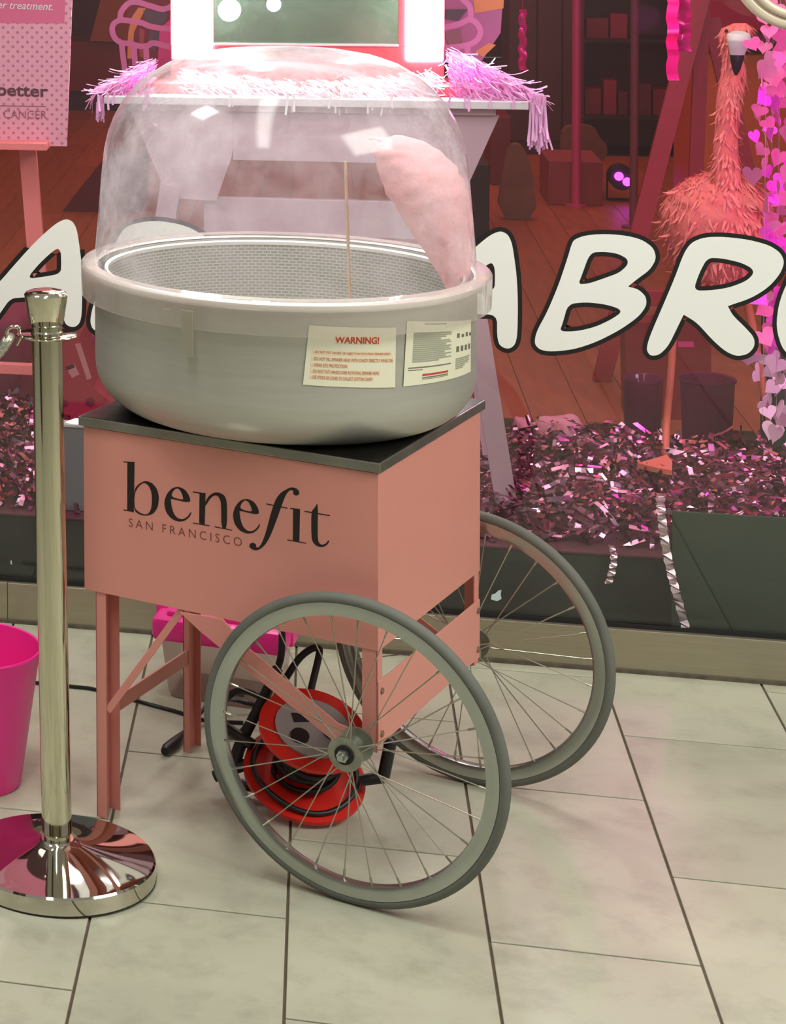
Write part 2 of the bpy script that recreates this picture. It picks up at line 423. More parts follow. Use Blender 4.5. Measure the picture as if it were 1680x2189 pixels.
A_o = [(130, 472), (143, 468), (156, 474), (164, 490), (169, 520), (174, 560), (176, 610), (175, 670), (171, 690), (161, 699), (150, 699), (139, 692), (135, 675), (135, 633),
       (92, 633), (49, 636), (22, 638), (0, 670), (-22, 697), (-40, 709), (-62, 705), (-76, 690), (-70, 672), (-30, 628), (0, 602), (30, 567), (75, 517), (114, 482)]
A_h = [(122, 529), (130, 538), (131, 560), (130, 585), (92, 592), (57, 596), (85, 562)]
B_o = [(1221, 524), (1227, 512), (1251, 503), (1291, 500), (1336, 503), (1372, 512), (1397, 530), (1403, 553), (1389, 577), (1364, 595), (1343, 612), (1343, 613), (1364, 618), (1381, 634), (1382, 654),
       (1364, 678), (1324, 706), (1275, 731), (1227, 747), (1178, 752), (1154, 748), (1142, 735), (1146, 710), (1170, 666), (1194, 609), (1214, 549)]
B_h1 = [(1261, 540), (1291, 538), (1320, 542), (1341, 553), (1342, 566), (1324, 583), (1291, 595), (1259, 606), (1236, 608), (1243, 590)]
B_h2 = [(1214, 650), (1251, 646), (1291, 650), (1322, 659), (1328, 668), (1308, 682), (1275, 698), (1235, 708), (1196, 709), (1203, 690)]
R_o = [(1478, 518), (1506, 507), (1546, 506), (1599, 512), (1644, 524), (1668, 540), (1677, 560), (1668, 585), (1644, 613), (1607, 637), (1556, 654), (1556, 655), (1566, 674), (1591, 698), (1612, 721), (1613, 741),
       (1599, 757), (1575, 762), (1550, 751), (1522, 726), (1490, 690), (1462, 673), (1461, 673), (1449, 698), (1429, 739), (1409, 759), (1390, 761), (1381, 747), (1389, 718), (1417, 653), (1441, 597), (1462, 540)]
R_h = [(1512, 551), (1542, 552), (1583, 561), (1607, 573), (1611, 585), (1595, 601), (1558, 615), (1518, 621), (1482, 621), (1494, 585)]
D_o = [(198, 655), (222, 590), (246, 520), (268, 482), (330, 470), (400, 482), (452, 514), (466, 562), (448, 620), (388, 675), (310, 705), (230, 716), (199, 706), (192, 688)]
D_h = [(300, 522), (352, 520), (396, 540), (408, 570), (388, 612), (338, 646), (280, 662), (258, 656)]
O_o = [(1658, 700), (1666, 640), (1698, 572), (1756, 522), (1830, 514), (1878, 560), (1884, 640), (1850, 714), (1790, 764), (1718, 778), (1674, 752)]
O_h = [(1740, 690), (1750, 632), (1790, 582), (1828, 588), (1828, 642), (1800, 700), (1760, 716)]
tf = lambda lp: [(1106 + (x - 175) * 1.09, 496 + (y - 469) * 1.085 + (x - 175) * 0.03) for x, y in lp]
vinyl('vinyl_letter', 'white black-edged letter A on the window behind the chrome post', [A_o, A_h])
vinyl('vinyl_letter', 'white black-edged letter D on the window hidden behind the candy floss bowl', [D_o, D_h])
vinyl('vinyl_letter', 'white black-edged letter A on the window half hidden by the plastic dome', [tf(A_o), tf(A_h)])
vinyl('vinyl_letter', 'white black-edged letter B on the window', [B_o, B_h1, B_h2])
vinyl('vinyl_letter', 'white black-edged letter R on the window before the flamingo', [R_o, R_h])
vinyl('vinyl_letter', 'white black-edged letter O on the window cut off at the frame edge', [O_o, O_h])
c = at(1061, 1272, YG)
obj('paper_scrap', MB().poly([[(1049, 1281), (1051, 1271), (1058, 1269), (1066, 1262), (1072, 1261), (1070, 1270), (1072, 1280), (1063, 1285), (1054, 1283)]], gl_pt(0), 0.0004), mat('scrap_white', (196, 214, 214), 0.6),
    label='small white torn paper scrap on the glass near the far wheel', cat='scrap')
obj('paper_scrap', MB().poly([[(22, 1199), (25, 1198), (26, 1206), (23, 1207)]], gl_pt(0), 0.0004), MATS['scrap_white'],
    label='tiny white fleck on the dark plinth beside the chrome post', cat='scrap')

# ------------------------------------------------------------------ the cart
CA = -0.3817
E1 = np.array([math.cos(CA), math.sin(CA), 0]); E2 = np.array([-E1[1], E1[0], 0]); FL0 = np.array([-0.3982, -0.9364, 0.0])
W, D, ZT, ZB = 0.5188, 0.4893, 0.6875, 0.400
pink = mat('salmon_pink_paint', (216, 143, 130), 0.42, var=0.03, scale=3)
pink_leg = mat('salmon_pink_leg_paint', (214, 140, 128), 0.45, var=0.05, scale=6)
cart = thing('candy_cart', 'salmon pink metal candy floss cart on two spoked bicycle wheels', 'cart', tuple(FL0), CA)
TH = 0.0022
fp = MB().bbox((0, -TH, ZB), (W, 0, ZT), 0.0006); fp.box((0.002, 0, ZB), (W - 0.002, 0.014, ZB + 0.0016)); obj('front_panel', fp, pink, cart)
obj('side_panel', MB().bbox((W - 0.0004, -TH, ZB), (W + TH, D, ZT), 0.0006), pink, cart)
obj('side_panel', MB().bbox((-TH, 0.0, ZB), (0.0, D, ZT), 0.0006), pink, cart)
obj('back_panel', MB().bbox((0, D - TH, ZB), (W, D, ZT), 0.0006), pink, cart)
obj('shelf', MB().box((0.003, 0.003, 0.43), (W - 0.003, D - 0.003, 0.434)), pink_leg, cart)
lid_steel = mat('worn_steel_lid', (150, 147, 138), 0.36, 0.85, var=0.18, scale=9, bump=0.03, bscale=90)
lid = obj('lid', MB().bbox((-0.008, -0.0085, 0.6895), (W + 0.008, D + 0.010, 0.7055), 0.0014), lid_steel, cart)
obj('lid_mat', MB().bbox((-0.005, -0.0055, 0.7055), (W + 0.005, D + 0.007, 0.7063), 0.0003), mat('black_lid_surface', (26, 23, 20), 0.22, 0.2, var=0.3, scale=14, bump=0.04, bscale=50), lid, label='dark glossy lid surface')
# legs: channels on the left, angles on the wheel side
for y0, fw in ((0.0, 0.019), (0.345, 0.012)):
    lg = MB(); lg.box((0.0195, y0, 0), (0.0215, y0 + 0.046, ZB)).box((0.0195, y0, 0), (0.0195 + fw, y0 + 0.002, ZB)).box((0.0195, y0 + 0.044, 0), (0.0215 + fw * 1.05, y0 + 0.046, ZB))
    obj('leg', lg, pink_leg, cart)
obj('side_rail', MB().box((0.026, 0.046, 0.169), (0.030, 0.352, 0.196)), pink_leg, cart)
obj('brace', MB().bar((0.040, 0.004, 0.192), (0.180, 0.004, 0.398), 0.012, 0.003, up=(1, 0, 0)), pink_leg, cart)
for y0, y1, fy in ((-0.001, 0.022, (-0.001, 0.001)), (D - 0.022, D + 0.001, (D - 0.001, D + 0.001))):
    pm = MB(); pm.box((W - 0.002, y0, 0.234), (W, y1, ZB + 0.004)).box((W - 0.0245, fy[0], 0.234), (W, fy[1], ZB + 0.004)); obj('wheel_post', pm, pink_leg, cart)
ax = MB(); ax.bbox((W, 0.0, 0.2445), (W + 0.0025, D, 0.3495), 0.0008); axp = obj('axle_plate', ax, pink, cart)
bolt_m = mat('bolt_steel', (150, 132, 112), 0.35, 0.8)
for y in (0.012, D - 0.012):
    for z in (0.332, 0.262):
        b = MB(); b.drum((W + 0.0025, y, z), (1, 0, 0), 0.0052, 0.003, 6); obj('bolt', b, bolt_m, axp)
for yy in (-0.0045, D + 0.0025):
    db = MB(); P = [(0.180, 0.396), (0.256, 0.400), (0.300, 0.361), (0.456, 0.268), (0.500, 0.262), (0.512, 0.248), (0.500, 0.232), (0.462, 0.232), (0.4455, 0.239), (0.216, 0.371)]
    db.poly([P], lambda a, b, d, yy=yy: (a, yy + d, b), 0.003); obj('diagonal_bracket', db, pink_leg, cart)
obj('axle', MB().tube([(0.4945, -0.084, 0.250), (0.4945, D + 0.066, 0.250)], 0.0055, 10), mat('axle_steel', (150, 150, 140), 0.3, 0.9), cart)

# printed lettering on the front panel
to_panel = lambda px, py: on_plane(px, py, FL0, E2)


def panel_xy(px, py):
    q = to_panel(px, py) - FL0; return q @ E1, q[2]


def crop6(pts): return [panel_xy(160 + x / 2.8, 840 + y / 2.8) for x, y in pts]


ink = mat('black_ink', (26, 14, 12), 0.5)
onP = lambda a, b, d: (a, -TH - 0.0003 - d, b)
hair = lambda a, b, wd=5.0: (lambda u: [(a[0] - u[1], a[1] + u[0]), (a[0] + u[1], a[1] - u[0]), (b[0] + u[1], b[1] - u[0]), (b[0] - u[1], b[1] + u[0])])((np.array(b, float) - np.array(a, float)) / np.linalg.norm(np.array(b, float) - np.array(a, float)) * wd / 2)
e_o = [(697, 658), (690, 615), (665, 577), (625, 558), (585, 567), (552, 605), (537, 655), (548, 710), (580, 750), (620, 768), (660, 765), (690, 740), (703, 712), (696, 711), (680, 737), (652, 755), (622, 750), (598, 725), (584, 685), (578, 636), (578, 630)]
e_h = [(579, 620), (590, 585), (612, 567), (632, 576), (648, 610), (655, 640)]
sh = lambda lp, dx, dy: [(x + dx, y + dy) for x, y in lp]
glyphs = {
    'letter_b': [[[(318, 413), (361, 413), (357, 712), (317, 704)]], [hair((295, 410), (361, 414), 6)], [hair((295, 697), (357, 709), 5)],
                 [[(358, 578), (385, 542), (425, 523), (465, 535), (495, 570), (508, 620), (501, 680), (475, 720), (435, 733), (395, 728), (357, 702)], [(360, 600), (385, 556), (415, 534), (440, 545), (460, 580), (466, 630), (462, 690), (445, 720), (425, 726), (395, 717), (360, 688)]]],
    'letter_e': [[e_o, e_h]],
    'letter_n': [[[(750, 597), (786, 597), (781, 785), (748, 778)]], [hair((710, 590), (785, 602), 7)], [hair((710, 776), (812, 793), 5)], [hair((840, 798), (945, 819), 5)],
                 [[(784, 650), (805, 615), (835, 594), (870, 594), (900, 612), (915, 650), (914, 812), (880, 806), (880, 660), (868, 622), (845, 607), (815, 627), (784, 678)]]],
    'letter_e.second': [[sh(e_o, 411, 72), sh(e_h, 411, 72)]],
    'letter_f': [[[(1270, 574), (1297, 562), (1330, 568), (1349, 590), (1343, 608), (1325, 613), (1309, 602), (1312, 582), (1290, 578), (1264, 610), (1242, 670), (1205, 775), (1170, 862), (1140, 910), (1105, 938), (1070, 938), (1048, 920), (1049, 903), (1068, 892), (1088, 903), (1088, 922), (1104, 924), (1124, 895), (1148, 830), (1180, 705), (1205, 635), (1235, 595)]],
                 [hair((1150, 662), (1276, 688), 6)]],
    'letter_i': [[[(1310, 690), (1351, 694), (1347, 892), (1308, 884)]], [hair((1293, 689), (1350, 696), 7)], [hair((1275, 877), (1388, 897), 5)]],
    'letter_t': [[[(1459, 648), (1440, 685), (1418, 706), (1419, 860), (1428, 893), (1455, 917), (1490, 921), (1516, 904), (1528, 880), (1520, 880), (1505, 900), (1482, 908), (1463, 895), (1456, 860)]], [hair((1378, 706), (1530, 732), 6)]],
}
logo = MB()
for nm, shapes in glyphs.items():
    for k, loops in enumerate(shapes):
        sm = [smooth_loop(crop6(l), 2) if len(l) > 4 else crop6(l) for l in loops]
        logo.poly(sm, lambda a, b, d, k=k: onP(a, b, 0.00003 * k + d), 0.0001)
obj('brand_lettering', logo, ink, cart, label='black serif lettering')
p0, p1, p2 = (np.array(q) for q in crop6([(327, 797), (1003, 917), (327, 757)]))
ux = p1 - p0
cm = text_mb('SAN FRANCISCO', lambda a, b, d: onP(p0[0] + a * ux[0], p0[1] + a * ux[1] + b, d), 1.0, 0.0145, 0.0001, spacing=1.45, bold=-0.008)
obj('city_lettering', cm, mat('brown_ink', (120, 62, 54), 0.5), cart, label='small brown capitals')

# wheels
rubber = mat('grey_tyre_rubber', (100, 101, 93), 0.75, var=0.12, scale=12, bump=0.05, bscale=120)
alloy = mat('alloy_rim', (180, 184, 178), 0.24, 0.92, var=0.05, scale=20)
hubm = mat('dull_hub_alloy', (150, 152, 140), 0.38, 0.85, var=0.2, scale=60)
spokem = mat('spoke_steel', (176, 172, 156), 0.3, 0.9)
darkm = mat('dark_grease', (30, 28, 24), 0.5, 0.3)
R0 = 0.250
tyre_mb = MB().lathe([(R0 - 0.010 + 0.010 * math.cos(t), 0.0105 * math.sin(t)) for t in [2 * PI * k / 14 for k in range(15)]], 96, axis='y')
rim_prof = [(0.2355, -0.0105), (0.222, -0.0112), (0.2145, -0.0085), (0.2125, 0.0), (0.2145, 0.0085), (0.222, 0.0112), (0.2355, 0.0105), (0.2355, -0.0105)]
rim_mb = MB().lathe(rim_prof, 96, axis='y')


def hub_mb():
    m = MB()
    for y0 in (-0.026, 0.024):
        m.lathe([(0.012, y0 - 0.0015), (0.0275, y0 - 0.0012), (0.0275, y0 + 0.0035), (0.012, y0 + 0.004)], 40, axis='y')
        for k in range(10):
            a = 2 * PI * k / 10; m.drum((0.0222 * math.cos(a), -y0 - 0.0025 if y0 > 0 else -y0 + 0.0, 0.0222 * math.sin(a)), (0, 1, 0), 0.0022, 0.0026, 8)
    m.lathe([(0.0, -0.030), (0.0125, -0.030), (0.0135, -0.02), (0.0115, -0.01), (0.0115, 0.01), (0.0135, 0.02), (0.0125, 0.030), (0.0, 0.030)], 24, axis='y')
    return m


sp_mesh = []
for y0 in (-0.026, 0.026):
    for lean in (1, -1):
        a = lean * 0.30; h = np.array([0.0245 * math.sin(a), y0, 0.0245 * math.cos(a)]); e = np.array([0, y0 * 0.12, 0.2135])
        sm_ = MB().tube([h, e], 0.00105, 5); d_ = (e - h) / np.linalg.norm(e - h); sm_.tube([e - d_ * 0.013, e], 0.0019, 6); sp_mesh.append(sm_.mesh('spoke', spokem, 40))


def make_wheel(y, spin):
    w = thing('wheel', None, None, (0.4945, y, R0), 0.0, parent=cart)
    obj('tyre', MB().add(tyre_mb.v, tyre_mb.f), rubber, w, 50); obj('rim', MB().add(rim_mb.v, rim_mb.f), alloy, w, 30, label='polished silver rim')
    obj('hub', hub_mb(), hubm, w, 35)
    sgn = -1 if y < 0 else 1
    obj('hub_bearing', MB().drum((0, sgn * 0.030, 0), (0, sgn, 0), 0.0152, 0.0015, 28), darkm, w)
    nt = MB().drum((0, sgn * 0.0315, 0), (0, sgn, 0), 0.0098, 0.007, 6); nt.drum((0, sgn * 0.0385, 0), (0, sgn, 0), 0.006, 0.009, 14, 0.005); obj('axle_nut', nt, alloy, w)
    for k in range(28):
        s = link('spoke', sp_mesh[k % 4], w); s.rotation_euler = (0, spin + 2 * PI * k / 28, 0)
    return w


make_wheel(-0.048, 0.06); make_wheel(D + 0.028, 0.13)

# ------------------------------------------------------------------ candy floss machine (pan, screen, ring, dome) on the cart lid
AX = FL0 + E1 * 0.2594 + E2 * 0.238
mach = thing('candy_floss_machine', 'aluminium candy floss pan with clear plastic dome on the pink cart', 'machine', (AX[0], AX[1], 0.7064), CA)
alu = mat('spun_aluminium', (190, 188, 178), 0.45, 0.5, var=0.05, scale=6, bump=0.02, bscale=120, stretch=(1, 1, 14))
zz = lambda z: z - 0.7064
prof = [(0.0, 0.0), (0.235, 0.0)] + [(0.235 + 0.086 * math.sin(t), 0.082 - 0.082 * math.cos(t)) for t in [PI / 2 * k / 10 for k in range(1, 11)]] + \
       [(0.3215, zz(0.936)), (0.3225, zz(0.940)), (0.331, zz(0.9425)), (0.3345, zz(0.947)), (0.3335, zz(0.952)), (0.328, zz(0.9545)), (0.317, zz(0.9535)), (0.3155, zz(0.945)), (0.3155, zz(0.80)), (0.0, zz(0.795))]
pan = obj('pan', MB().lathe(prof, 128), alu, mach, 30)
bright = mat('bright_rim_aluminium', (246, 245, 240), 0.30, 0.55)
obj('rolled_rim', MB().lathe([(0.3215, zz(0.9405)), (0.332, zz(0.9425)), (0.3362, zz(0.948)), (0.3352, zz(0.9535)), (0.329, zz(0.9565)), (0.3165, zz(0.9555)), (0.3165, zz(0.9545)), (0.3285, zz(0.9548))], 128), bright, pan, 50, label='bright rolled rim')
# perforated floss screen inside
scr = mat('floss_screen', (190, 188, 180), 0.5, 0.5)
nt = scr.node_tree; co = [n for n in nt.nodes if n.type == 'TEX_COORD'][0]; bk = nt.nodes.new('ShaderNodeTexBrick'); bk.inputs['Scale'].default_value = 1
bk.inputs['Brick Width'].default_value = 0.013; bk.inputs['Row Height'].default_value = 0.0058; bk.inputs['Mortar Size'].default_value = 0.0012
bk.inputs['Color1'].default_value = (*lin((166, 166, 158)), 1); bk.inputs['Color2'].default_value = (*lin((176, 174, 168)), 1); bk.inputs['Mortar'].default_value = (*lin((208, 206, 200)), 1)
sx = nt.nodes.new('ShaderNodeSeparateXYZ'); nt.links.new(co.outputs['Object'], sx.inputs[0]); at2 = nt.nodes.new('ShaderNodeMath'); at2.operation = 'ARCTAN2'
nt.links.new(sx.outputs['Y'], at2.inputs[0]); nt.links.new(sx.outputs['X'], at2.inputs[1]); ml = nt.nodes.new('ShaderNodeMath'); ml.operation = 'MULTIPLY'; ml.inputs[1].default_value = 0.29; nt.links.new(at2.outputs[0], ml.inputs[0])
cb = nt.nodes.new('ShaderNodeCombineXYZ'); nt.links.new(ml.outputs[0], cb.inputs['X']); nt.links.new(sx.outputs['Z'], cb.inputs['Y']); nt.links.new(cb.outputs[0], bk.inputs['Vector'])
nt.links.new(bk.outputs['Color'], nt.nodes['Principled BSDF'].inputs['Base Color']); bp = nt.nodes.new('ShaderNodeBump'); bp.inputs['Strength'].default_value = 0.35; bp.inputs['Distance'].default_value = 0.003
nt.links.new(bk.outputs['Fac'], bp.inputs['Height']); nt.links.new(bp.outputs['Normal'], nt.nodes['Principled BSDF'].inputs['Normal'])
obj('floss_screen', MB().lathe([(0.303, zz(0.80)), (0.300, zz(0.946)), (0.302, zz(0.948)), (0.3055, zz(0.944)), (0.306, zz(0.80))], 128), scr, mach, 30)
obj('screen_rim', MB().lathe([(0.2985, zz(0.944)), (0.2985, zz(0.950)), (0.3035, zz(0.952)), (0.305, zz(0.946))], 128), bright, mach, 40)
obj('spinner_head', MB().lathe([(0.0, zz(0.80)), (0.075, zz(0.80)), (0.075, zz(0.86)), (0.055, zz(0.875)), (0.0, zz(0.875))], 48), alu, mach, 30)
ring_m = clear_mat('clear_ring', haze=0.17, haze_col=(232, 220, 214), edge=0.34, patch=0.25)
obj('plastic_ring', MB().lathe([(0.3445, zz(0.906)), (0.3455, zz(0.9575)), (0.342, zz(0.962)), (0.322, zz(0.963)), (0.320, zz(0.961)), (0.340, zz(0.9595)), (0.3425, zz(0.956)), (0.342, zz(0.906)), (0.3445, zz(0.906))], 128), ring_m, mach, 35)
dome_m = clear_mat('scuffed_dome', haze=0.11, haze_col=(236, 226, 232), edge=0.54, patch=0.9, rough=0.12, fwd=0.45, blotch_scale=9.0)
dprof = [(0.3205, zz(0.962)), (0.3195, zz(0.99)), (0.3145, zz(1.05)), (0.3095, zz(1.11)), (0.304, zz(1.16)), (0.2975, zz(1.19)), (0.287, zz(1.218)), (0.272, zz(1.245)), (0.252, zz(1.269)), (0.227, zz(1.291)), (0.195, zz(1.311)),
         (0.155, zz(1.3255)), (0.11, zz(1.334)), (0.06, zz(1.338)), (0.0, zz(1.339))]
obj('dome', MB().lathe(dprof, 128), dome_m, mach, 60)
inner = [(max(r - 0.0022, 0), h - (0.0022 if r < 0.25 else 0.0)) for r, h in dprof]


def cyl(px, py, R):
    d = ray(px, py); m = (CAM - AX)[:2]; a = d[:2] @ d[:2]; b = 2 * m @ d[:2]; c_ = m @ m - R * R
    t = (-b - math.sqrt(max(b * b - 4 * a * c_, 0))) / (2 * a); q = CAM + t * d; r = q - AX
    return math.atan2(r @ E2, r @ E1), q[2]


def around(R, u, z): return (R * math.cos(u), R * math.sin(u), zz(z))


clip_m = clear_mat('clip_plastic', haze=0.45, haze_col=(196, 190, 170), edge=0.2)
u0, z0 = cyl(386, 662, 0.348); u1, z1 = cyl(412, 662, 0.348); u2, z2 = cyl(395, 760, 0.348); u3, _ = cyl(413, 758, 0.348)
cv = MB()
for k in range(7):
    f = k / 6; cv.v += [around(0.3475, u0 + (u2 - u0) * f, z0 + (z2 - z0) * f), around(0.3475, u1 + (u3 - u1) * f, z0 + (z2 - z0) * f), around(0.3500, u1 + (u3 - u1) * f, z0 + (z2 - z0) * f), around(0.3500, u0 + (u2 - u0) * f, z0 + (z2 - z0) * f)]
for k in range(6):
    o = 4 * k; cv.f += [(o + i, o + (i + 1) % 4, o + 4 + (i + 1) % 4, o + 4 + i) for i in range(4)]
cv.f += [(3, 2, 1, 0), (24, 25, 26, 27)]
obj('ring_clip', cv, clip_m, mach)

# paper labels wrapped round the pan
paper = mat('label_paper', (226, 222, 196), 0.6)


def label_frame(TLp, TRp, BLp, BRp, R):
    c4 = [cyl(*q, R) for q in (TLp, TRp, BLp, BRp)]

    def P(u, v, lift=0.0):
        a = [(1 - u) * (c4[0][k] * (1 - v) + c4[2][k] * v) + u * (c4[1][k] * (1 - v) + c4[3][k] * v) for k in (0, 1)]
        return around(R + lift, a[0], a[1])
    return P


def label_sheet(P, name, corners=()):
    m = MB(); n = 14
    for k in range(n + 1):
        for v in (0.0, 1.0):
            u = k / n
            for l in (0.0, 0.0008): m.v.append(P(u, v, l))
    for k in range(n):
        o = 4 * k; m.f += [(o, o + 4, o + 6, o + 2), (o + 1, o + 3, o + 7, o + 5), (o, o + 1, o + 5, o + 4), (o + 2, o + 6, o + 7, o + 3)]
    return obj(name, m, paper, mach, 40)


def label_text(P, body, u0, u1, v0, v1, m, name, parent, bold=0.0):
    mb = text_mb(body, lambda a, b, d: P(u0 + a * (u1 - u0), v1 + b * (v0 - v1), 0.0012), 1, 1, bold=bold); return obj(name, mb, m, parent)


def patches(P, rects, m, name, parent, kind=None):
    mb = MB()
    for u0, v0, u1, v1 in rects:
        n = max(1, int((u1 - u0) * 14)); o = len(mb.v)
        for k in range(n + 1):
            u = u0 + (u1 - u0) * k / n; mb.v += [P(u, v0, 0.0011), P(u, v1, 0.0011)]
        mb.f += [(o + 2 * k, o + 2 * k + 2, o + 2 * k + 3, o + 2 * k + 1) for k in range(n)]
    return obj(name, mb, m, parent, kind=kind)


red_ink = mat('red_label_ink', (196, 66, 44), 0.6); brown_lbl = mat('faded_red_ink', (186, 124, 92), 0.6); peach = mat('peach_tint', (236, 212, 180), 0.6); grey_ink = mat('grey_label_ink', (158, 160, 140), 0.6); grey_dark = mat('dark_grey_label_ink', (110, 112, 98), 0.6)
P1 = label_frame((660.6, 695), (846.0, 700), (647.5, 822), (844, 828), 0.3222)
l1 = label_sheet(P1, 'warning_label')
patches(P1, [(0.29, 0.15, 0.79, 0.275)] + [(0.06, v, uu, v + 0.075) for v, uu in ((0.40, 0.95), (0.505, 0.97), (0.61, 0.46), (0.715, 0.82), (0.815, 0.74))], peach, 'label_tint', l1)
P1b = lambda u, v, l=0: P1(u, v, l + 0.0004)
label_text(P1b, 'WARNING!', 0.29, 0.79, 0.155, 0.27, red_ink, 'warning_lettering', l1, 0.02)
for body, v, uu in (('- DO NOT PUT HANDS OR OBJECTS IN ROTATING SPINNER HEAD', 0.415, 0.93), ('- DO NOT FILL SPINNER HEAD WITH CANDY DIRECTLY WHILE ON', 0.52, 0.96), ('- WEAR EYE PROTECTION', 0.625, 0.44), ('- DO NOT PUT HANDS OVER ROTATING SPINNER HEAD', 0.73, 0.80), ('- USE STICKS OR CONES TO COLLECT COTTON CANDY', 0.83, 0.73)):
    label_text(P1b, body, 0.07, uu, v, v + 0.052, brown_lbl, 'label_line', l1, 0.01)
P2 = label_frame((869.5, 686), (1005.5, 683), (861.5, 826), (1005, 794), 0.3222)
l2 = label_sheet(P2, 'instruction_label')
patches(P2, [(0.08, 0.17 + 0.032 * k, [0.58, 0.58, 0.50, 0.42, 0.56, 0.58, 0.50, 0.58, 0.55, 0.58, 0.48, 0.58, 0.50, 0.58, 0.40][k], 0.17 + 0.032 * k + 0.025) for k in range(15)] + [(0.66, 0.66 + 0.034 * k, [0.96, 0.94, 0.95, 0.92, 0.84, 0.8][k], 0.66 + 0.034 * k + 0.026) for k in range(6)], grey_ink, 'label_text_block', l2)
patches(P2, [(0.20, 0.03, 0.50, 0.045), (0.04, 0.715, 0.58, 0.735), (0.04, 0.755, 0.20, 0.768), (0.20, 0.885, 0.54, 0.905), (0.20, 0.915, 0.54, 0.925)] + [(0.68 + 0.09 * k, 0.22 + 0.02 * (k % 2), 0.68 + 0.09 * k + 0.05, 0.30) for k in range(4)] + [(0.67 + 0.085 * k, 0.45, 0.67 + 0.085 * k + 0.05, 0.55) for k in range(4)], grey_dark, 'label_pictograms', l2, 'stuff')
patches(P2, [(0.20, 0.835, 0.54, 0.868)], red_ink, 'label_red_band', l2)

# candy floss and a loose stick inside the dome
def blob(path, radii, seg=28, rings=40, amp=0.10, seed=1):
    rg = np.random.default_rng(seed); ph = rg.uniform(0, 6.28, (8, 3)); fr = rg.uniform(3, 11, (8, 2)); p = [np.array(q, float) for q in path]; m = MB()
    cen = np.array([np.interp(np.linspace(0, 1, rings), np.linspace(0, 1, len(p)), [q[k] for q in p]) for k in range(3)]).T
    rad = np.interp(np.linspace(0, 1, rings), np.linspace(0, 1, len(radii)), radii)
    for i in range(rings):
        for k in range(seg):
            a = 2 * PI * k / seg; n = sum(math.sin(round(fr[j, 0]) * a + ph[j, 0]) * math.sin(fr[j, 1] * i / 5 + ph[j, 1]) for j in range(8)) / 8
            r = rad[i] * (1 + amp * n); m.v.append((cen[i][0] + r * math.cos(a), cen[i][1] + r * math.sin(a) * 0.9, cen[i][2]))
    for i in range(rings - 1):
        for k in range(seg): m.f.append((i * seg + k, i * seg + (k + 1) % seg, (i + 1) * seg + (k + 1) % seg, (i + 1) * seg + k))
    m.f += [tuple(range(seg))[::-1], tuple((rings - 1) * seg + k for k in range(seg))]
    return m


YF = AX[1] + 0.02
px_m = lambda px, py: at(px, py, YF)
floss_m = mat('pink_floss', (255, 190, 194), 0.9, var=0.05, scale=14, bump=0.35, bscale=30, sub=0.0, spec=0.1)
b0 = px_m(968, 600); fl = thing('candy_floss', 'pink fluffy candy floss leaning inside the clear dome', 'candy floss', (b0[0], b0[1], 0.80))
pts = [(985, 640), (972, 590), (955, 530), (935, 470), (912, 410), (892, 360), (872, 325), (858, 303), (852, 290)]
hw = [16, 30, 48, 66, 80, 78, 66, 46, 10]
sc_ = 1 / (F_PX / 3.95)
obj('floss', blob([px_m(*q) for q in pts], [h * sc_ for h in hw], amp=0.16), floss_m, fl, 60, world=True)
obj('floss_wisp', blob([px_m(*q) for q in ((868, 325), (845, 308), (822, 298), (802, 294), (790, 300))], [26 * sc_, 24 * sc_, 18 * sc_, 13 * sc_, 3 * sc_], amp=0.3, seed=4, rings=26), floss_m, fl, 60, world=True)
wood_m = mat('pale_stick_wood', (206, 176, 142), 0.6, var=0.1, scale=40)
obj('stick', MB().tube([px_m(985, 640), px_m(1000, 700)], 0.0022, 8), wood_m, fl, world=True)
s0, s1 = at(738, 345, AX[1] + 0.10), at(748, 640, AX[1] + 0.10)
sm_ = MB().tube([s0, s1, s1 + np.array([0.001, 0, -0.05])], 0.0026, 8)
obj('floss_stick', sm_, wood_m, label='thin bare wooden stick standing upright inside the dome', cat='stick')

# ------------------------------------------------------------------ chrome post with rope
chrome = mat('polished_chrome', (214, 208, 186), 0.07, 1.0)
chrome_b = mat('polished_base', (205, 198, 186), 0.04, 1.0)
st = thing('barrier_post', 'polished chrome barrier post on a round mirror-like base', 'post', (-0.421, -1.176, 0)); st.rotation_euler = (0, -0.0135, 0)
obj('base', MB().lathe([(0.0, 0.0), (0.1575, 0.0), (0.159, 0.002), (0.159, 0.029), (0.1565, 0.0322), (0.15, 0.0330), (0.14, 0.0341), (0.13, 0.0353), (0.115, 0.0374), (0.10, 0.0398), (0.085, 0.0426), (0.07, 0.0458), (0.055, 0.0494), (0.042, 0.0530), (0.030, 0.0568), (0.027, 0.060), (0.0, 0.060)], 96), chrome_b, st, 30)
obj('base_gasket', MB().lathe([(0.0, 0.0), (0.1565, 0.0), (0.1595, 0.0015), (0.1595, 0.0035), (0.0, 0.0035)], 64), mat('black_rubber', (14, 13, 12), 0.7), st, 30)
obj('pole', MB().lathe([(0.0, 0.048), (0.0215, 0.048), (0.0215, 0.068), (0.0245, 0.071), (0.0245, 0.896), (0.0, 0.896)], 48), chrome, st, 30)
obj('ring_plate', MB().lathe([(0.0, 0.8955), (0.047, 0.8945), (0.0495, 0.8965), (0.047, 0.8985), (0.0, 0.8985)], 48), chrome, st, 40)
obj('cap', MB().lathe([(0.0, 0.898), (0.0255, 0.898), (0.0265, 0.902), (0.0245, 0.9045), (0.0245, 0.912), (0.0275, 0.916), (0.0345, 0.958), (0.0352, 0.963), (0.0325, 0.9665), (0.026, 0.9695), (0.012, 0.972), (0.0, 0.9725)], 48), chrome, st, 35)
YS = -1.19
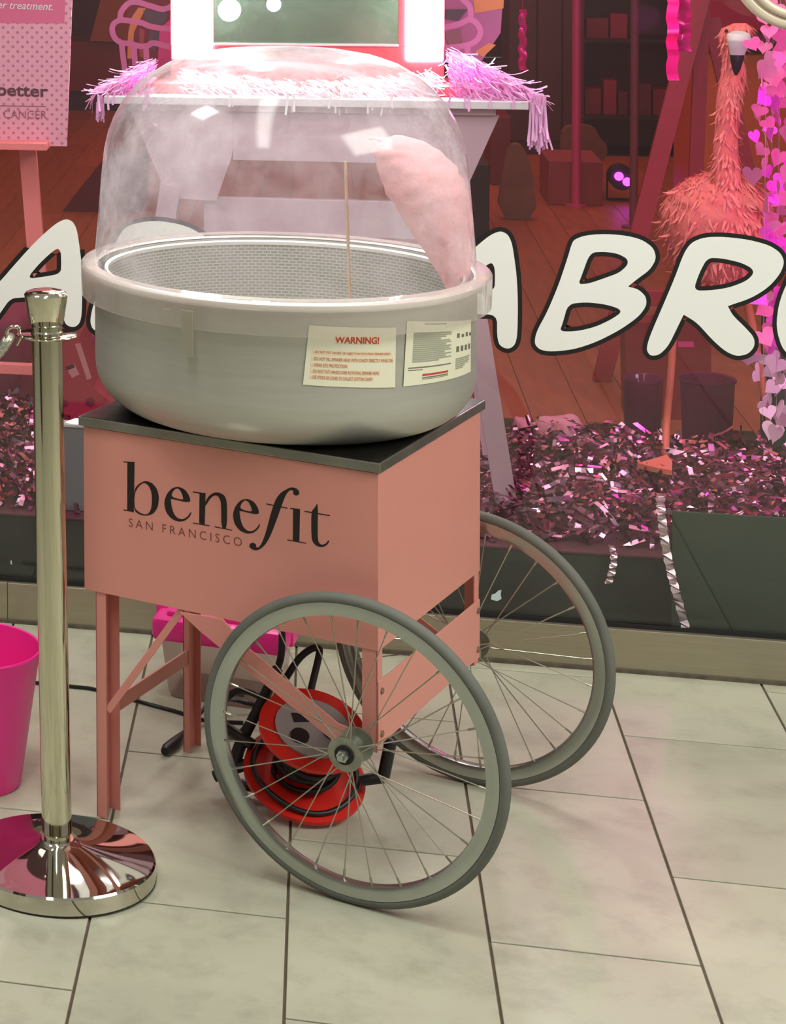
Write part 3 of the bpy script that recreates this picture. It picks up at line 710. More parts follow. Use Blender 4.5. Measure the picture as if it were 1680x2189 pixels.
rope = thing('barrier_rope', 'silver twisted rope hanging from the chrome post by a hook', 'rope', tuple(at(0, 760, YS) * [1, 1, 0]))
hk = [at(*q, YS) for q in ((40, 712), (41, 703), (35, 699), (26, 699), (18, 703), (14, 712), (14, 724), (20, 734))]
obj('hook', MB().tube(smooth_path(hk), 0.0032, 8), chrome, rope, 60, world=True)
obj('hook_catch', MB().tube([at(44, 722, YS), at(35, 738, YS)], 0.0026, 6), chrome, rope, 60, world=True)
silver = mat('silver_rope', (196, 194, 176), 0.3, 0.7, var=0.2, scale=120)
rp = MB(); base_path = smooth_path([at(*q, YS) for q in ((17, 726), (8, 742), (-10, 762), (-40, 786), (-80, 802))], 8)
for ph in (0, 2.09, 4.19):
    q = []
    for i, c_ in enumerate(base_path): a = ph + i * 0.9; q.append(c_ + np.array([math.cos(a) * 0.0055, math.sin(a) * 0.0055, math.sin(a + 1) * 0.0055]))
    rp.tube(q, 0.0068, 8)
obj('rope_strands', rp, silver, rope, 60, world=True)

# ------------------------------------------------------------------ pink bin, lidded tub, cable reel, cables on the mall floor
binm = mat('hot_pink_plastic', (236, 42, 146), 0.35, var=0.03, scale=4, sub=0.0)
bn = thing('waste_bin', 'hot pink plastic bin standing behind the chrome post', 'bin', (-0.612, -0.843, 0))
obj('bucket', MB().lathe([(0.0, 0.0), (0.082, 0.0), (0.086, 0.004), (0.1215, 0.246), (0.1245, 0.249), (0.1235, 0.252), (0.1195, 0.251), (0.083, 0.008), (0.0, 0.008)], 72), binm, bn, 40)
tb = thing('storage_tub', 'clear plastic tub with hot pink lid standing behind the cart', 'tub', (-0.185, -0.295, 0), -0.15)
tubm = clear_mat('milky_tub', haze=0.48, haze_col=(222, 206, 194), edge=0.3)
wv = []
for (hx, hy, z) in ((0.100, 0.075, 0.0), (0.106, 0.080, 0.008), (0.122, 0.092, 0.148)):
    for sx_, sy_ in ((-1, -1), (1, -1), (1, 1), (-1, 1)):
        for a in range(4):
            t = (PI, 1.5 * PI, 0, 0.5 * PI)[[(-1, -1), (1, -1), (1, 1), (-1, 1)].index((sx_, sy_))] + a * PI / 6; r = 0.025
            wv.append((sx_ * (hx - r) + r * math.cos(t), sy_ * (hy - r) + r * math.sin(t), z))
tbm = MB(); tbm.add(wv, [(l * 16 + k, l * 16 + (k + 1) % 16, (l + 1) * 16 + (k + 1) % 16, (l + 1) * 16 + k) for l in range(2) for k in range(16)] + [tuple(range(16))[::-1]])
obj('tub_body', tbm, tubm, tb, 40)
lidm = MB().bbox((-0.131, -0.101, 0.118), (0.131, 0.101, 0.166), 0.012); lidm.bbox((-0.105, -0.078, 0.160), (0.105, 0.078, 0.176), 0.006)
obj('tub_lid', lidm, binm, tb, 40)
for sx_ in (-1, 1): obj('lid_clip', MB().bbox((sx_ * 0.124 - 0.012, -0.035, 0.118), (sx_ * 0.124 + 0.012, 0.035, 0.172), 0.005), binm, tb, 40)

red_pl = mat('red_reel_plastic', (206, 36, 26), 0.38, var=0.05, scale=10)
blk = mat('black_cable', (20, 18, 18), 0.45)
grey_pl = mat('grey_socket_plate', (150, 146, 146), 0.5)
cB, cA = at(650, 1657, -0.82), at(668, 1562, -0.868); nR = (cA - cB) / np.linalg.norm(cA - cB); hR = np.linalg.norm(cA - cB)
re = thing('cable_reel', 'red cable reel with black cord leaning on the tiles under the cart', 'cable reel', (cB[0], cB[1], 0))
obj('lower_flange', MB().drum(cB - nR * 0.004, nR, 0.104, 0.008, 48), red_pl, re, 30, world=True)
obj('upper_flange', MB().drum(cA - nR * 0.004, nR, 0.091, 0.008, 48), red_pl, re, 30, world=True)
uR = np.cross(nR, (0, 0, 1.0)); uR /= np.linalg.norm(uR); vR = np.cross(nR, uR)
obj('hub_drum', MB().drum(cB, nR, 0.04, hR, 32), red_pl, re, 30, world=True)
cord = MB(); q = []
for i in range(150):
    a = 2 * PI * i / 24; lay = 0.046 + 0.0030 * (i // 40); q.append(cB + nR * (0.010 + (hR - 0.02) * abs(((i / 40) % 2) - 1)) + (uR * math.cos(a) + vR * math.sin(a)) * lay)
cord.tube(q, 0.0052, 6); obj('wound_cord', cord, blk, re, 60, world=True, label='black wound cord')
loop = [cB + nR * (0.012 + 0.004 * math.sin(a * 3)) + (uR * math.cos(a) + vR * math.sin(a)) * 0.089 for a in np.linspace(0, 2 * PI, 48, endpoint=False)]
obj('cord_loop', MB().tube(loop, 0.0048, 8, closed=True), blk, re, 60, world=True, label='black cord loop round the flange')
pl = obj('socket_plate', MB().drum(cA + nR * 0.003, nR, 0.064, 0.005, 40), grey_pl, re, 30, world=True, label='grey socket plate')
for a, w_ in ((0.6, 0.012), (2.7, 0.012), (4.6, 0.012)):
    obj('socket', MB().drum(cA + nR * 0.008 + (uR * math.cos(a) + vR * math.sin(a)) * 0.034, nR, 0.0155, 0.005, 20), blk, pl, 30, world=True, label='black socket')
obj('rating_label', MB().bar(cA + nR * 0.0085 - uR * 0.032 - vR * 0.022, cA + nR * 0.0085 + uR * 0.03 - vR * 0.022, 0.020, 0.0012, up=vR), mat('label_navy', (28, 26, 40), 0.5), pl, world=True, label='dark printed rating label')
yT = -0.76
for path in ([(603, 1352, -.74), (601, 1400, -.74), (590, 1436, -.75), (560, 1500, -.76), (520, 1565, -.78), (498, 1620, -.79), (492, 1668, -.80)],
             [(583, 1512, -.74), (600, 1470, -.74), (636, 1412, -.74), (664, 1388, -.74), (680, 1386, -.74), (682, 1400, -.745), (668, 1460, -.77), (655, 1516, -.79)]):
    obj('stand_tube', MB().tube(smooth_path([at(*q) for q in path], 4), 0.0062, 10), blk, re, 60, world=True, label='black bent stand tube')
obj('stand_tube', MB().tube(smooth_path([at(594, 1428, -.75), at(560, 1500, -.765), at(520, 1580, -.785), at(498, 1652, -.80)], 4), 0.0098, 10), blk, re, 60, world=True, label='thick black stand tube')
obj('stand_tube', MB().tube(smooth_path([at(478, 1500, -.74), at(505, 1478, -.74), at(540, 1482, -.75), at(572, 1502, -.76)], 4), 0.006, 10), blk, re, 60, world=True, label='black bent stand tube')
for a, b in (((470, 1548, -.77), (540, 1592, -.80)), ((458, 1660, -.80), (530, 1632, -.80)), ((820, 1660, -.84), (835, 1585, -.84)), ((600, 1690, -.80), (480, 1672, -.80)), ((835, 1585, -.84), (800, 1560, -.84)), ((820, 1662, -.84), (770, 1668, -.84))):
    obj('stand_foot', MB().tube([at(*a), at(*b)], 0.0105, 8), blk, re, 60, world=True, label='black rubber stand foot')
cab = thing('power_cable', 'thin black power cable running over the tiles behind the cart leg', 'cable', tuple(onz(300, 1500)))
pc = [onz(*q, 0.004) for q in ((-60, 1452), (60, 1458), (150, 1467), (205, 1474), (300, 1500), (380, 1522), (440, 1540), (520, 1545))]
obj('cable_run', MB().tube(smooth_path(pc), 0.0036, 6), blk, cab, 60, world=True)
p2 = smooth_path([onz(366, 1592, 0.012), onz(400, 1560, 0.012), onz(440, 1510, 0.03), onz(470, 1480, 0.05), onz(520, 1486, 0.04)])
obj('cable_run', MB().tube(p2, 0.0042, 6), blk, cab, 60, world=True)
obj('plug', MB().tube([onz(352, 1606, 0.011), onz(356, 1600, 0.011), onz(372, 1588, 0.012), onz(398, 1563, 0.012)], [0.0075, 0.0095, 0.010, 0.005], 10), blk, cab, 60, world=True, label='black rubber plug end')
p3 = smooth_path([onz(470, 1592, 0.02), onz(520, 1560, 0.03), onz(560, 1520, 0.05), onz(520, 1500, 0.06), onz(480, 1492, 0.06)])
obj('cable_run', MB().tube(p3, 0.005, 6), blk, cab, 60, world=True)

# ------------------------------------------------------------------ window display: plinth, foil, easel, poster
ZP = 0.19
plinth_m = mat('charcoal_plinth', (50, 52, 46), 0.55, var=0.08, scale=6)
pt = thing('display_plinth', 'low charcoal display plinth running behind the window glass', 'plinth', (0.4, 0.7, 0))
obj('plinth_body', MB().bbox((-3.0, 0.182, 0.0), (3.6, 1.20, ZP - 0.006), 0.002), plinth_m, pt, world=True)
obj('plinth_top', MB().bbox((-3.0, 0.180, ZP - 0.006), (3.6, 1.20, ZP), 0.001), mat('plinth_top_laminate', (96, 54, 62), 0.5, var=0.1), pt, world=True)
obj('dark_board', MB().bbox((0.694, 0.100, 0.0), (3.4, 0.106, 0.312), 0.001), mat('dark_green_board', (52, 60, 50), 0.6, var=0.06, scale=4),
    label='upright dark green board against the plinth below the flamingo', cat='board')

foil = mat('rose_foil', (184, 126, 152), 0.2, 1.0)
fm = MB()


def foil_strip(m, c, d, n_, L_, w, curl, seg=4):
    d = d / np.linalg.norm(d); n_ = n_ - d * (n_ @ d); n_ /= np.linalg.norm(n_); s = np.cross(d, n_); p = np.array(c, float); o = len(m.v)
    for k in range(seg + 1):
        m.v += [tuple(p - s * w / 2), tuple(p + s * w / 2)]
        a = curl / seg; d, n_ = d * math.cos(a) + n_ * math.sin(a), n_ * math.cos(a) - d * math.sin(a); p = p + d * L_ / seg
    m.f += [(o + 2 * k, o + 2 * k + 1, o + 2 * k + 3, o + 2 * k + 2) for k in range(seg)]


def heap(x, y):
    f = 0.5 + 0.5 * math.sin(x * 7.1 + 1.3) * math.sin(y * 9 + x * 3); e = min(1, (y - 0.19) / 0.12) * min(1, (1.16 - y) / 0.15)
    return max(0, e) * (0.018 + 0.045 * f + (0.03 if x > 0.55 else 0.0) + (0.02 if x < -0.45 else 0))


for i in range(7200):
    x = rng.uniform(-1.05, 1.35); y = 0.235 + 0.94 * rng.random() ** 1.2
    h = heap(x, y); z = ZP + 0.004 + h * rng.random() ** 0.6; az = rng.uniform(0, 2 * PI); el = rng.normal(0, 0.2)
    foil_strip(fm, (x, y, z), np.array([math.cos(az) * math.cos(el), math.sin(az) * math.cos(el), math.sin(el) * 0.7]), np.array([rng.normal(0, .5), rng.normal(-0.4, .5), 1.0]), rng.uniform(0.025, 0.075), rng.uniform(0.006, 0.013), rng.normal(-0.4, 1.0))
for p in range(len(fm.v)):
    if fm.v[p][2] > ZP + 0.082: fm.v[p] = (fm.v[p][0], fm.v[p][1], ZP + 0.082)
    if fm.v[p][2] < ZP + 0.002: fm.v[p] = (fm.v[p][0], fm.v[p][1], ZP + 0.002 + 0.002 * rng.random())
    if fm.v[p][1] < 0.125 : fm.v[p] = (fm.v[p][0], 0.125, fm.v[p][2])
obj('shredded_foil', fm, foil, label='shiny rose shredded foil heaped along the display plinth', cat='foil', kind='stuff')


bright_foil = mat('bright_rose_foil', (236, 206, 214), 0.24, 0.9)


def streamer(name, label, pts, w):
    m = MB(); P = smooth_path(pts, 9); o = 0
    for k, p in enumerate(P):
        a = math.sin(k * 1.25) * 0.7; s = np.array([math.cos(a) * 0.95, math.sin(a) * 0.8, -0.1]) * w / 2; m.v += [tuple(p - s), tuple(p + s)]
    m.f = [(2 * k, 2 * k + 1, 2 * k + 3, 2 * k + 2) for k in range(len(P) - 1)]
    return obj(name, m, bright_foil, label=label, cat='streamer')


streamer('foil_streamer', 'long twisted rose foil streamer hanging over the dark board to the sill', [at(1412, 1055, .115), at(1413, 1090, .09), at(1420, 1150, .085), at(1432, 1215, .08), at(1446, 1270, .075), at(1466, 1344, .07)], 0.020)
streamer('foil_streamer', 'short foil streamer curling down the plinth front above the far wheel', [at(1306, 1165, .172), at(1312, 1190, .165), at(1308, 1222, .16), at(1299, 1250, .165)], 0.016)

pink_wood = mat('pink_painted_wood', (252, 128, 132), 0.5, var=0.05, scale=8)
ez = thing('display_easel', 'pink painted easel with ledge carrying the dotted poster', 'easel', tuple(at(40, 800, .46) * [1, 1, 0] + np.array([0, 0, ZP])))
q0, q1 = at(-190, 296, .40), at(101, 313, .40)
_pb = at(143, 313, .44)[2]; obj('ledge', MB().bbox((q0[0], 0.385, q1[2] - 0.009), (q1[0], 0.4385, q1[2] + 0.009), 0.002).bbox((q0[0], 0.438, q1[2] - 0.009), (q1[0], 0.478, _pb - 0.0006), 0.001), pink_wood, ez, world=True)
a0, a1 = at(60, 325, .49), at(97, 785, .49); obj('post', MB().bar(a0 + np.array([0, 0, 0.5]) * 0 + (a0 - a1) * 0.9, a1, 0.020, 0.040, up=(0, 1, 0)), pink_wood, ez, world=True)
b0, b1 = at(-200, 778, .46), at(64, 790, .46); obj('crossbar', MB().bbox((b0[0], 0.45, b1[2] - 0.012), (b1[0] + 0.02, 0.475, b1[2] + 0.013), 0.002), pink_wood, ez, world=True)
f0 = at(99, 1030, .46); obj('leg', MB().bar(at(99, 795, .465), np.array([f0[0], .465, ZP + 0.001]), 0.020, 0.032, up=(0, 1, 0)), pink_wood, ez, world=True)
g0 = at(-14, 1083, .22); obj('leg', MB().bar(at(-80, 790, .44), np.array([g0[0], .24, ZP + 0.004]), 0.030, 0.040, up=(0, 1, 0)), mat('coral_foot', (236, 116, 104), 0.5), ez, world=True)

# poster with dots and print
pos = thing('charity_poster', 'pink dotted cancer charity poster standing on the easel ledge', 'poster', tuple(at(60, 305, .44)))
pm_ = mat('dotted_poster', (214, 136, 160), 0.45)
nt = pm_.node_tree; N = nt.nodes; L = nt.links; co = [n for n in N if n.type == 'TEX_COORD'][0]; mp = N.new('ShaderNodeMapping'); mp.inputs['Rotation'].default_value = (0, 0.785, 0); mp.inputs['Scale'].default_value = (62, 62, 62)
L.new(co.outputs['Object'], mp.inputs['Vector']); fr = N.new('ShaderNodeVectorMath'); fr.operation = 'FRACTION'; L.new(mp.outputs['Vector'], fr.inputs[0]); sb = N.new('ShaderNodeVectorMath'); sb.operation = 'SUBTRACT'; sb.inputs[1].default_value = (0.5, 0.5, 0.5); L.new(fr.outputs['Vector'], sb.inputs[0])
sx = N.new('ShaderNodeSeparateXYZ'); L.new(sb.outputs['Vector'], sx.inputs[0]); cbx = N.new('ShaderNodeCombineXYZ'); L.new(sx.outputs['X'], cbx.inputs['X']); L.new(sx.outputs['Z'], cbx.inputs['Y']); ln = N.new('ShaderNodeVectorMath'); ln.operation = 'LENGTH'; L.new(cbx.outputs[0], ln.inputs[0])
lt = N.new('ShaderNodeMath'); lt.operation = 'LESS_THAN'; lt.inputs[1].default_value = 0.22; L.new(ln.outputs['Value'], lt.inputs[0]); mixc = N.new('ShaderNodeMixRGB'); mixc.inputs['Color1'].default_value = (*lin((240, 158, 184)), 1); mixc.inputs['Color2'].default_value = (*lin((200, 112, 146)), 1)
L.new(lt.outputs[0], mixc.inputs['Fac']); L.new(mixc.outputs['Color'], N['Principled BSDF'].inputs['Base Color'])
YPo = 0.44
bl, br, tr_ = at(-330, 290, YPo), at(143, 313, YPo), at(157, -80, YPo)
sk = (tr_[0] - br[0]) / (tr_[2] - br[2])
Pp = lambda a, b, d: (a, YPo - d, b)
zt_, zm = br[2] + 0.62, at(150, 50, YPo)[2]
xat = lambda z: br[0] + sk * (z - br[2])
board = MB(); board.poly([[(bl[0], br[2]), (br[0], br[2]), (xat(zt_), zt_), (bl[0], zt_)]], Pp, -0.006); bo = obj('poster_board', board, pm_, pos, world=True)
obj('poster_band', MB().poly([[(bl[0], zm), (xat(zm) - 0.016, zm), (xat(zt_) - 0.016, zt_), (bl[0], zt_)]], Pp, 0.0006), mat('poster_pink', (228, 100, 144), 0.45), bo, world=True, label='plain pink upper band')


def poster_text(body, pl_, pr_, hpx, m, name, **kw):
    o0, o1 = at(*pl_, YPo), at(*pr_, YPo); wd = o1 - o0; h = hpx / 880.0
    mb = text_mb(body, lambda a, b, d: (o0[0] + a * wd[0], YPo - 0.0012 - d, o0[2] + a * wd[2] + b), 1, h, **kw); return obj(name, mb, m, bo, world=True)


wh_ink = mat('white_ink', (240, 226, 232), 0.5); plum = mat('plum_ink', (98, 46, 66), 0.5); plum2 = mat('pale_plum_ink', (160, 84, 106), 0.5)
poster_text('the effects of cancer treatment.', (-165, 12), (113, 22), 16, wh_ink, 'poster_script', shear=0.3)
poster_text('look good feel better', (-262, 203), (103, 216), 34, plum, 'poster_title', bold=0.02)
poster_text('FACING THE WORLD WITH CANCER', (-290, 246), (100, 254), 17, plum2, 'poster_strapline', bold=-0.01)
l0, l1_ = at(-290, 222, YPo), at(99, 228, YPo); obj('poster_rule', MB().box((l0[0], YPo - 0.0012, l1_[2]), (l1_[0], YPo - 0.0004, l1_[2] + 0.0016)), plum2, bo, world=True)

# grey case, white tube, printed boxes behind the chrome post
greyb = mat('blue_grey_case', (116, 122, 124), 0.5)
c0, c1 = at(120, 988, .23), at(235, 914, .23)
gb = thing('grey_case', 'flat blue-grey case standing in the foil between post and cart', 'case', (c0[0], .23, ZP))
obj('case_body', MB().bbox((c0[0], .23, ZP), (c1[0], .27, c1[2]), 0.003), greyb, gb, world=True)
obj('case_edge', MB().bbox((c0[0], .227, c1[2] - 0.004), (c1[0], .27, c1[2] + 0.002), 0.0006), mat('pale_edge', (190, 188, 186), 0.5), gb, world=True)
obj('white_tube', MB().tube([at(133, 917, .25), at(137, 915, .25), at(165, 904, .25), at(170, 902, .25)], [0.009, 0.0115, 0.0115, 0.009], 12), mat('glowing_white', (255, 255, 255), 0.4, emit=(255, 246, 250), estr=2.2), smooth=50, label='short glowing white tube lying by the grey case', cat='lamp')  # short white rod given a weak emission
redbox = mat('raspberry_card', (176, 44, 66), 0.45, var=0.05); magbox = mat('magenta_card', (190, 34, 96), 0.45); lab_m = mat('pale_print', (214, 130, 140), 0.5); dk_print = mat('dark_print', (72, 26, 30), 0.5)


def quad_block(pts, Y, depth, z_floor=None):
    P = [at(*q, Y) for q in pts]
    return [(p[0], max(p[2], ZP + 0.001)) for p in P]


gbx = thing('gift_box', 'raspberry printed gift box tilted behind the chrome post', 'box', tuple(at(170, 900, .82) * [1, 1, 0] + np.array([0, 0, ZP])))
loop = quad_block([(95, 738), (168, 722), (200, 830), (262, 880), (262, 915), (95, 915)], .80, 0)
obj('box_body', MB().poly([loop], lambda a, b, d: (a, .80 + d, b), 0.22), redbox, gbx, world=True)
for quad, mm in (([(140, 784), (158, 776), (170, 800), (154, 808)], lab_m), ([(140, 784), (157, 777), (160, 785), (143, 792)], dk_print), ([(160, 735), (172, 733), (196, 808), (186, 812)], lab_m)):
    obj('printed_patch', MB().poly([quad_block(quad, .80, 0)], lambda a, b, d: (a, .7994 - d - (0.0006 if mm is dk_print else 0), b), 0.0005), mm, gbx, world=True)
for cxp, cyp, rp_ in ((193, 860, 10), (138, 862, 8), (137, 893, 9)):
    obj('printed_spot', MB().poly([quad_block([(cxp + rp_ * math.cos(t), cyp + rp_ * math.sin(t)) for t in np.linspace(0, 2 * PI, 14, endpoint=False)], .80, 0)], lambda a, b, d: (a, .7992 - d, b), 0.0005), mat('dark_spot', (120, 24, 50), 0.5), gbx, world=True)
g2 = thing('gift_box', 'taller magenta gift box half hidden by the candy floss pan', 'box', tuple(at(190, 800, 1.04) * [1, 1, 0] + np.array([0, 0, ZP])))
obj('box_body', MB().poly([quad_block([(170, 690), (300, 690), (300, 960), (178, 960)], 1.03, 0)], lambda a, b, d: (a, 1.03 + d, b), 0.14), magbox, g2, world=True)
obj('printed_patch', MB().poly([quad_block([(182, 706), (200, 706), (200, 770), (184, 764)], 1.03, 0)], lambda a, b, d: (a, 1.0294 - d, b), 0.0005), lab_m, g2, world=True)
obj('printed_patch', MB().poly([quad_block([(188, 736), (201, 738), (201, 746), (188, 744)], 1.03, 0)], lambda a, b, d: (a, 1.0286 - d, b), 0.0005), dk_print, g2, world=True)
pf = thing('pouffe', 'dark pink pouffe behind the letter A and the easel crossbar', 'pouffe', tuple(at(0, 760, 1.7) * [1, 1, 0]))
r0 = at(70, 650, 1.7); obj('cushion', MB().bbox((r0[0] - 0.55, 1.45, 0.03), (r0[0], 1.95, r0[2]), 0.03), mat('dark_pink_cloth', (150, 44, 84), 0.8), pf, 50, world=True)
obj('pouffe_base', MB().bbox((r0[0] - 0.53, 1.47, 0.0), (r0[0] - 0.02, 1.93, 0.03), 0.004), mat('dark_base', (40, 24, 22), 0.6), pf, world=True)

# ------------------------------------------------------------------ white trestle table with vanity mirror, paper fringe, cupcake cut-out
YT = 0.42
white_p = mat('white_painted_board', (240, 222, 232), 0.45, var=0.03)
lilac_p = mat('lilac_painted_board', (212, 166, 184), 0.5, var=0.03)
tx0, tx1 = at(222, 216, YT)[0], at(1130, 226, YT)[0]; ztop = at(1130, 218, YT)[2]; zbot = at(1130, 235, YT)[2]
tab = thing('trestle_table', 'white table on splayed trestle legs behind the candy floss dome', 'table', ((tx0 + tx1) / 2, YT + 0.25, ZP))
obj('tabletop', MB().bbox((tx0, YT, zbot), (tx1, YT + 0.52, ztop), 0.0015), white_p, tab, world=True)
ap1 = at(1060, 248, YT + .02)[0]; mid = (tx0 + tx1) / 2; ap0 = 2 * mid - ap1
obj('apron', MB().bbox((ap0, YT + 0.02, zbot - 0.016), (ap1, YT + 0.50, zbot), 0.001), lilac_p, tab, world=True)
xi = at(838, 345, YT + .03)[0]; obj('apron_board', MB().bbox((2 * mid - xi + 0.004, YT + 0.028, at(650, 345, YT + .03)[2]), (xi - 0.004, YT + 0.048, zbot - 0.017), 0.001), lilac_p, tab, world=True)
for yy in (YT + 0.03, YT + 0.44):
    hz = lambda px, py: (lambda q: (q[0], q[2]))(at(px, py, YT + .03))
    a, b = hz(1068, 250), hz(1000, 397); c_, d_ = hz(980, 440), hz(872, 440)
    rp_ = [(a[0], zbot - 0.016), b, c_, d_, hz(838, 345), (hz(838, 345)[0] - 0.02, zbot - 0.016)]
    for sgn in (1, -1):
        P = [(x, z) if sgn == 1 else (2 * mid - x, z) for x, z in rp_]
        obj('gusset', MB().poly([P], lambda u, v, d, yy=yy: (u, yy + d, v), 0.02), lilac_p, tab, world=True)
        top = np.array([at(975, 410, yy)[0], yy, at(975, 410, yy)[2]]); bot = np.array([at(1087, 1101, YT)[0], yy, ZP])
        if sgn == -1: top[0], bot[0] = 2 * mid - top[0], 2 * mid - bot[0]
        obj('leg', MB().bar(top, bot, 0.020, 0.046, up=(0, 1, 0)), lilac_p, tab, world=True)
cb0, cb1 = at(420, 430, YT + .05), at(880, 505, YT + .05)
xb = at(900, 440, YT + .05)[0]
obj('crossbar', MB().bbox((2 * mid - xb, YT + 0.05, at(650, 505, YT + .05)[2]), (xb, YT + 0.07, at(650, 426, YT + .05)[2]), 0.002), lilac_p, tab, world=True)

YV = 0.60
van = thing('vanity_mirror', 'pink framed vanity mirror with two glowing white side panels on the table', 'mirror', (mid, YV + 0.05, ztop))
coral = mat('coral_frame', (232, 92, 104), 0.4)
glow = mat('glowing_panel', (255, 255, 255), 0.4, emit=(255, 250, 252), estr=60.0)
vx = lambda px: at(px, 80, YV)[0]
vz = lambda py: at(660, py, YV)[2]
ztv = ztop + 1.05
obj('plinth_base', MB().bbox((2 * mid - at(1010, 200, .5)[0] - 0.02, 0.50, ztop), (at(1010, 200, .5)[0], YV + 0.12, ztop + 0.024), 0.002), coral, van, world=True)
fr_ = MB(); x0, x1 = vx(365), vx(950)
fr_.bbox((x0, YV, ztop + 0.024), (x1, YV + 0.09, vz(98)), 0.003)
for a, b in ((365, 368), (852, 868), (947, 950), (453, 457)): fr_.box((vx(a), YV, vz(98)), (vx(b), YV + 0.09, ztv))
fr_.box((x0, YV + 0.02, vz(98)), (x1, YV + 0.09, ztv)); fr_.bbox((x0, YV, ztv - 0.03), (x1, YV + 0.09, ztv), 0.003)
obj('frame', fr_, coral, van, world=True)
for a, b in ((368, 453), (868, 947)): obj('light_panel', MB().bbox((vx(a), YV - 0.004, vz(128)), (vx(b), YV + 0.019, ztv - 0.03), 0.003), glow, van, world=True, label='glowing white side panel')
obj('mirror_glass', MB().box((vx(457), YV + 0.012, vz(93)), (vx(852), YV + 0.0195, ztv - 0.03)), mat('greenish_mirror', (176, 208, 184), 0.15, 1.0), van, world=True)
obj('mirror_sill', MB().bbox((vx(457), YV - 0.006, vz(98)), (vx(852), YV + 0.018, vz(93.5)), 0.001), white_p, van, world=True)
for px, py, r in ((490, 22, 24), (585, 10, 15)):  # lamp reflections in the mirror, made as glowing balls
    q = at(px, py, YV); rr = r / 890
    m = MB(); m.lathe([(0.0, -rr)] + [(rr * math.sin(t), -rr * math.cos(t)) for t in np.linspace(0.25, PI - 0.25, 10)] + [(0.0, rr)], 20, c=(q[0], YV + 0.004, q[2]), axis='y')
    obj('lamp_reflection', m, mat('reflected_glow', (255, 255, 255), 0.4, emit=(255, 252, 244), estr=4.0), van, 60, world=True, label='round glowing lamp reflection on the mirror')

fringe_m = mat('pink_paper_fringe', (255, 172, 226), 0.55, var=0.15, scale=30)


glare_fringe = mat('glare_white_fringe', (255, 232, 246), 0.55, var=0.06, scale=30)  # same paper as the pink fringe, panel glare put into its colour


def fringe(label, x0, x1, hfun, n, tuft, where, fringe_m=fringe_m):
    t = thing('paper_fringe', label, 'fringe', tuple(where))
    m = MB()
    for i in range(n):
        f = rng.random(); x = x0 + (x1 - x0) * f; y = rng.uniform(YT + 0.015, YT + 0.16); z = ztop + 0.004 + hfun(f) * rng.random() ** 0.7
        az = rng.normal(0 if x1 > x0 else PI, 0.55); el = rng.normal(-0.40, 0.2)
        foil_strip(m, (x, y, z), np.array([math.cos(az) * math.cos(el), math.sin(az) * 0.8, math.sin(el)]), np.array([rng.normal(0, .4), -0.5, 1.0]), rng.uniform(0.03, 0.065), rng.uniform(0.0028, 0.0045), rng.normal(-0.7, 0.6), seg=3)
    for p in range(len(m.v)):
        x, y, z = m.v[p]
        if z < ztop + 0.002 and min(x0, x1) - 0.02 < x < max(x0, x1): m.v[p] = (x, y, ztop + 0.002)
    for i in range(5):
        x = x0 + (x1 - x0) * rng.uniform(0.0, 0.9); foil_strip(m, (x, YT - 0.002, ztop + 0.012), np.array([rng.normal(0, .2), -0.03, -1.0]), np.array([0, -1.0, 0.1]), rng.uniform(0.02, 0.05), 0.005, 0.15, seg=3)
    obj('fringe_heap', m, fringe_m, t, world=True, kind='stuff')
    m = MB()
    for i in range(tuft[4]):
        x = rng.uniform(tuft[0], tuft[1]); foil_strip(m, (x, YT - 0.004 + rng.uniform(0, 0.03), tuft[2] + rng.uniform(-0.02, 0.004)), np.array([rng.normal(0, .06), rng.normal(0, .05), -1.0]), np.array([rng.normal(0, .5), -1.0, 0]), rng.uniform(0.75, 1.05) * (tuft[2] - tuft[3]), 0.0045, rng.normal(0, .25), seg=4)
    obj('hanging_tuft', m, fringe_m, t, world=True, kind='stuff')


xr0, xr1 = at(958, 220, YT)[0], at(1140, 226, YT)[0]
t0, t1 = at(1088, 235, YT)[0], at(1148, 235, YT)[0]
fringe('pink paper fringe heaped on the table end nearest the tall pole with a hanging tuft', xr0, xr1, lambda f: 0.105 * (1 - f) ** 0.75 + 0.008, 900, (max(t0, tx1 + 0.003) - 0.0, max(t1, tx1 + 0.035), at(1130, 205, YT)[2], at(1130, 306, YT)[2], 90), (xr1 - 0.05, YT + 0.1, ztop))
xm0, xm1 = at(376, 220, YT)[0], at(925, 220, YT)[0]
fringe('paper fringe with panel glare in its colour, strewn along the table top right before the vanity mirror', xm0, xm1, lambda f: 0.030 + 0.028 * (2 * f - 1) ** 2, 1100, (xm0 + 0.1, xm1 - 0.1, ztop + 0.004, ztop - 0.02, 14), ((xm0 + xm1) / 2, YT + 0.08, ztop), glare_fringe)
xl0, xl1 = at(330, 210, YT)[0], at(212, 210, YT)[0]
fringe('pink paper fringe on the table end nearest the poster easel', xl0, xl1, lambda f: 0.075 * (1 - f) ** 0.8 + 0.004, 560, (tx0 - 0.018, tx0 - 0.002, ztop + 0.0, at(222, 246, YT)[2], 26), (xl1 + 0.05, YT + 0.1, ztop))
point('table_fringe_lamp', tuple(at(1010, 120, 0.48)), 0.5, (1.0, 0.25, 0.90), 0.02)
point('table_fringe_lamp', tuple(at(290, 150, 0.46)), 0.2, (1.0, 0.15, 0.80), 0.02)

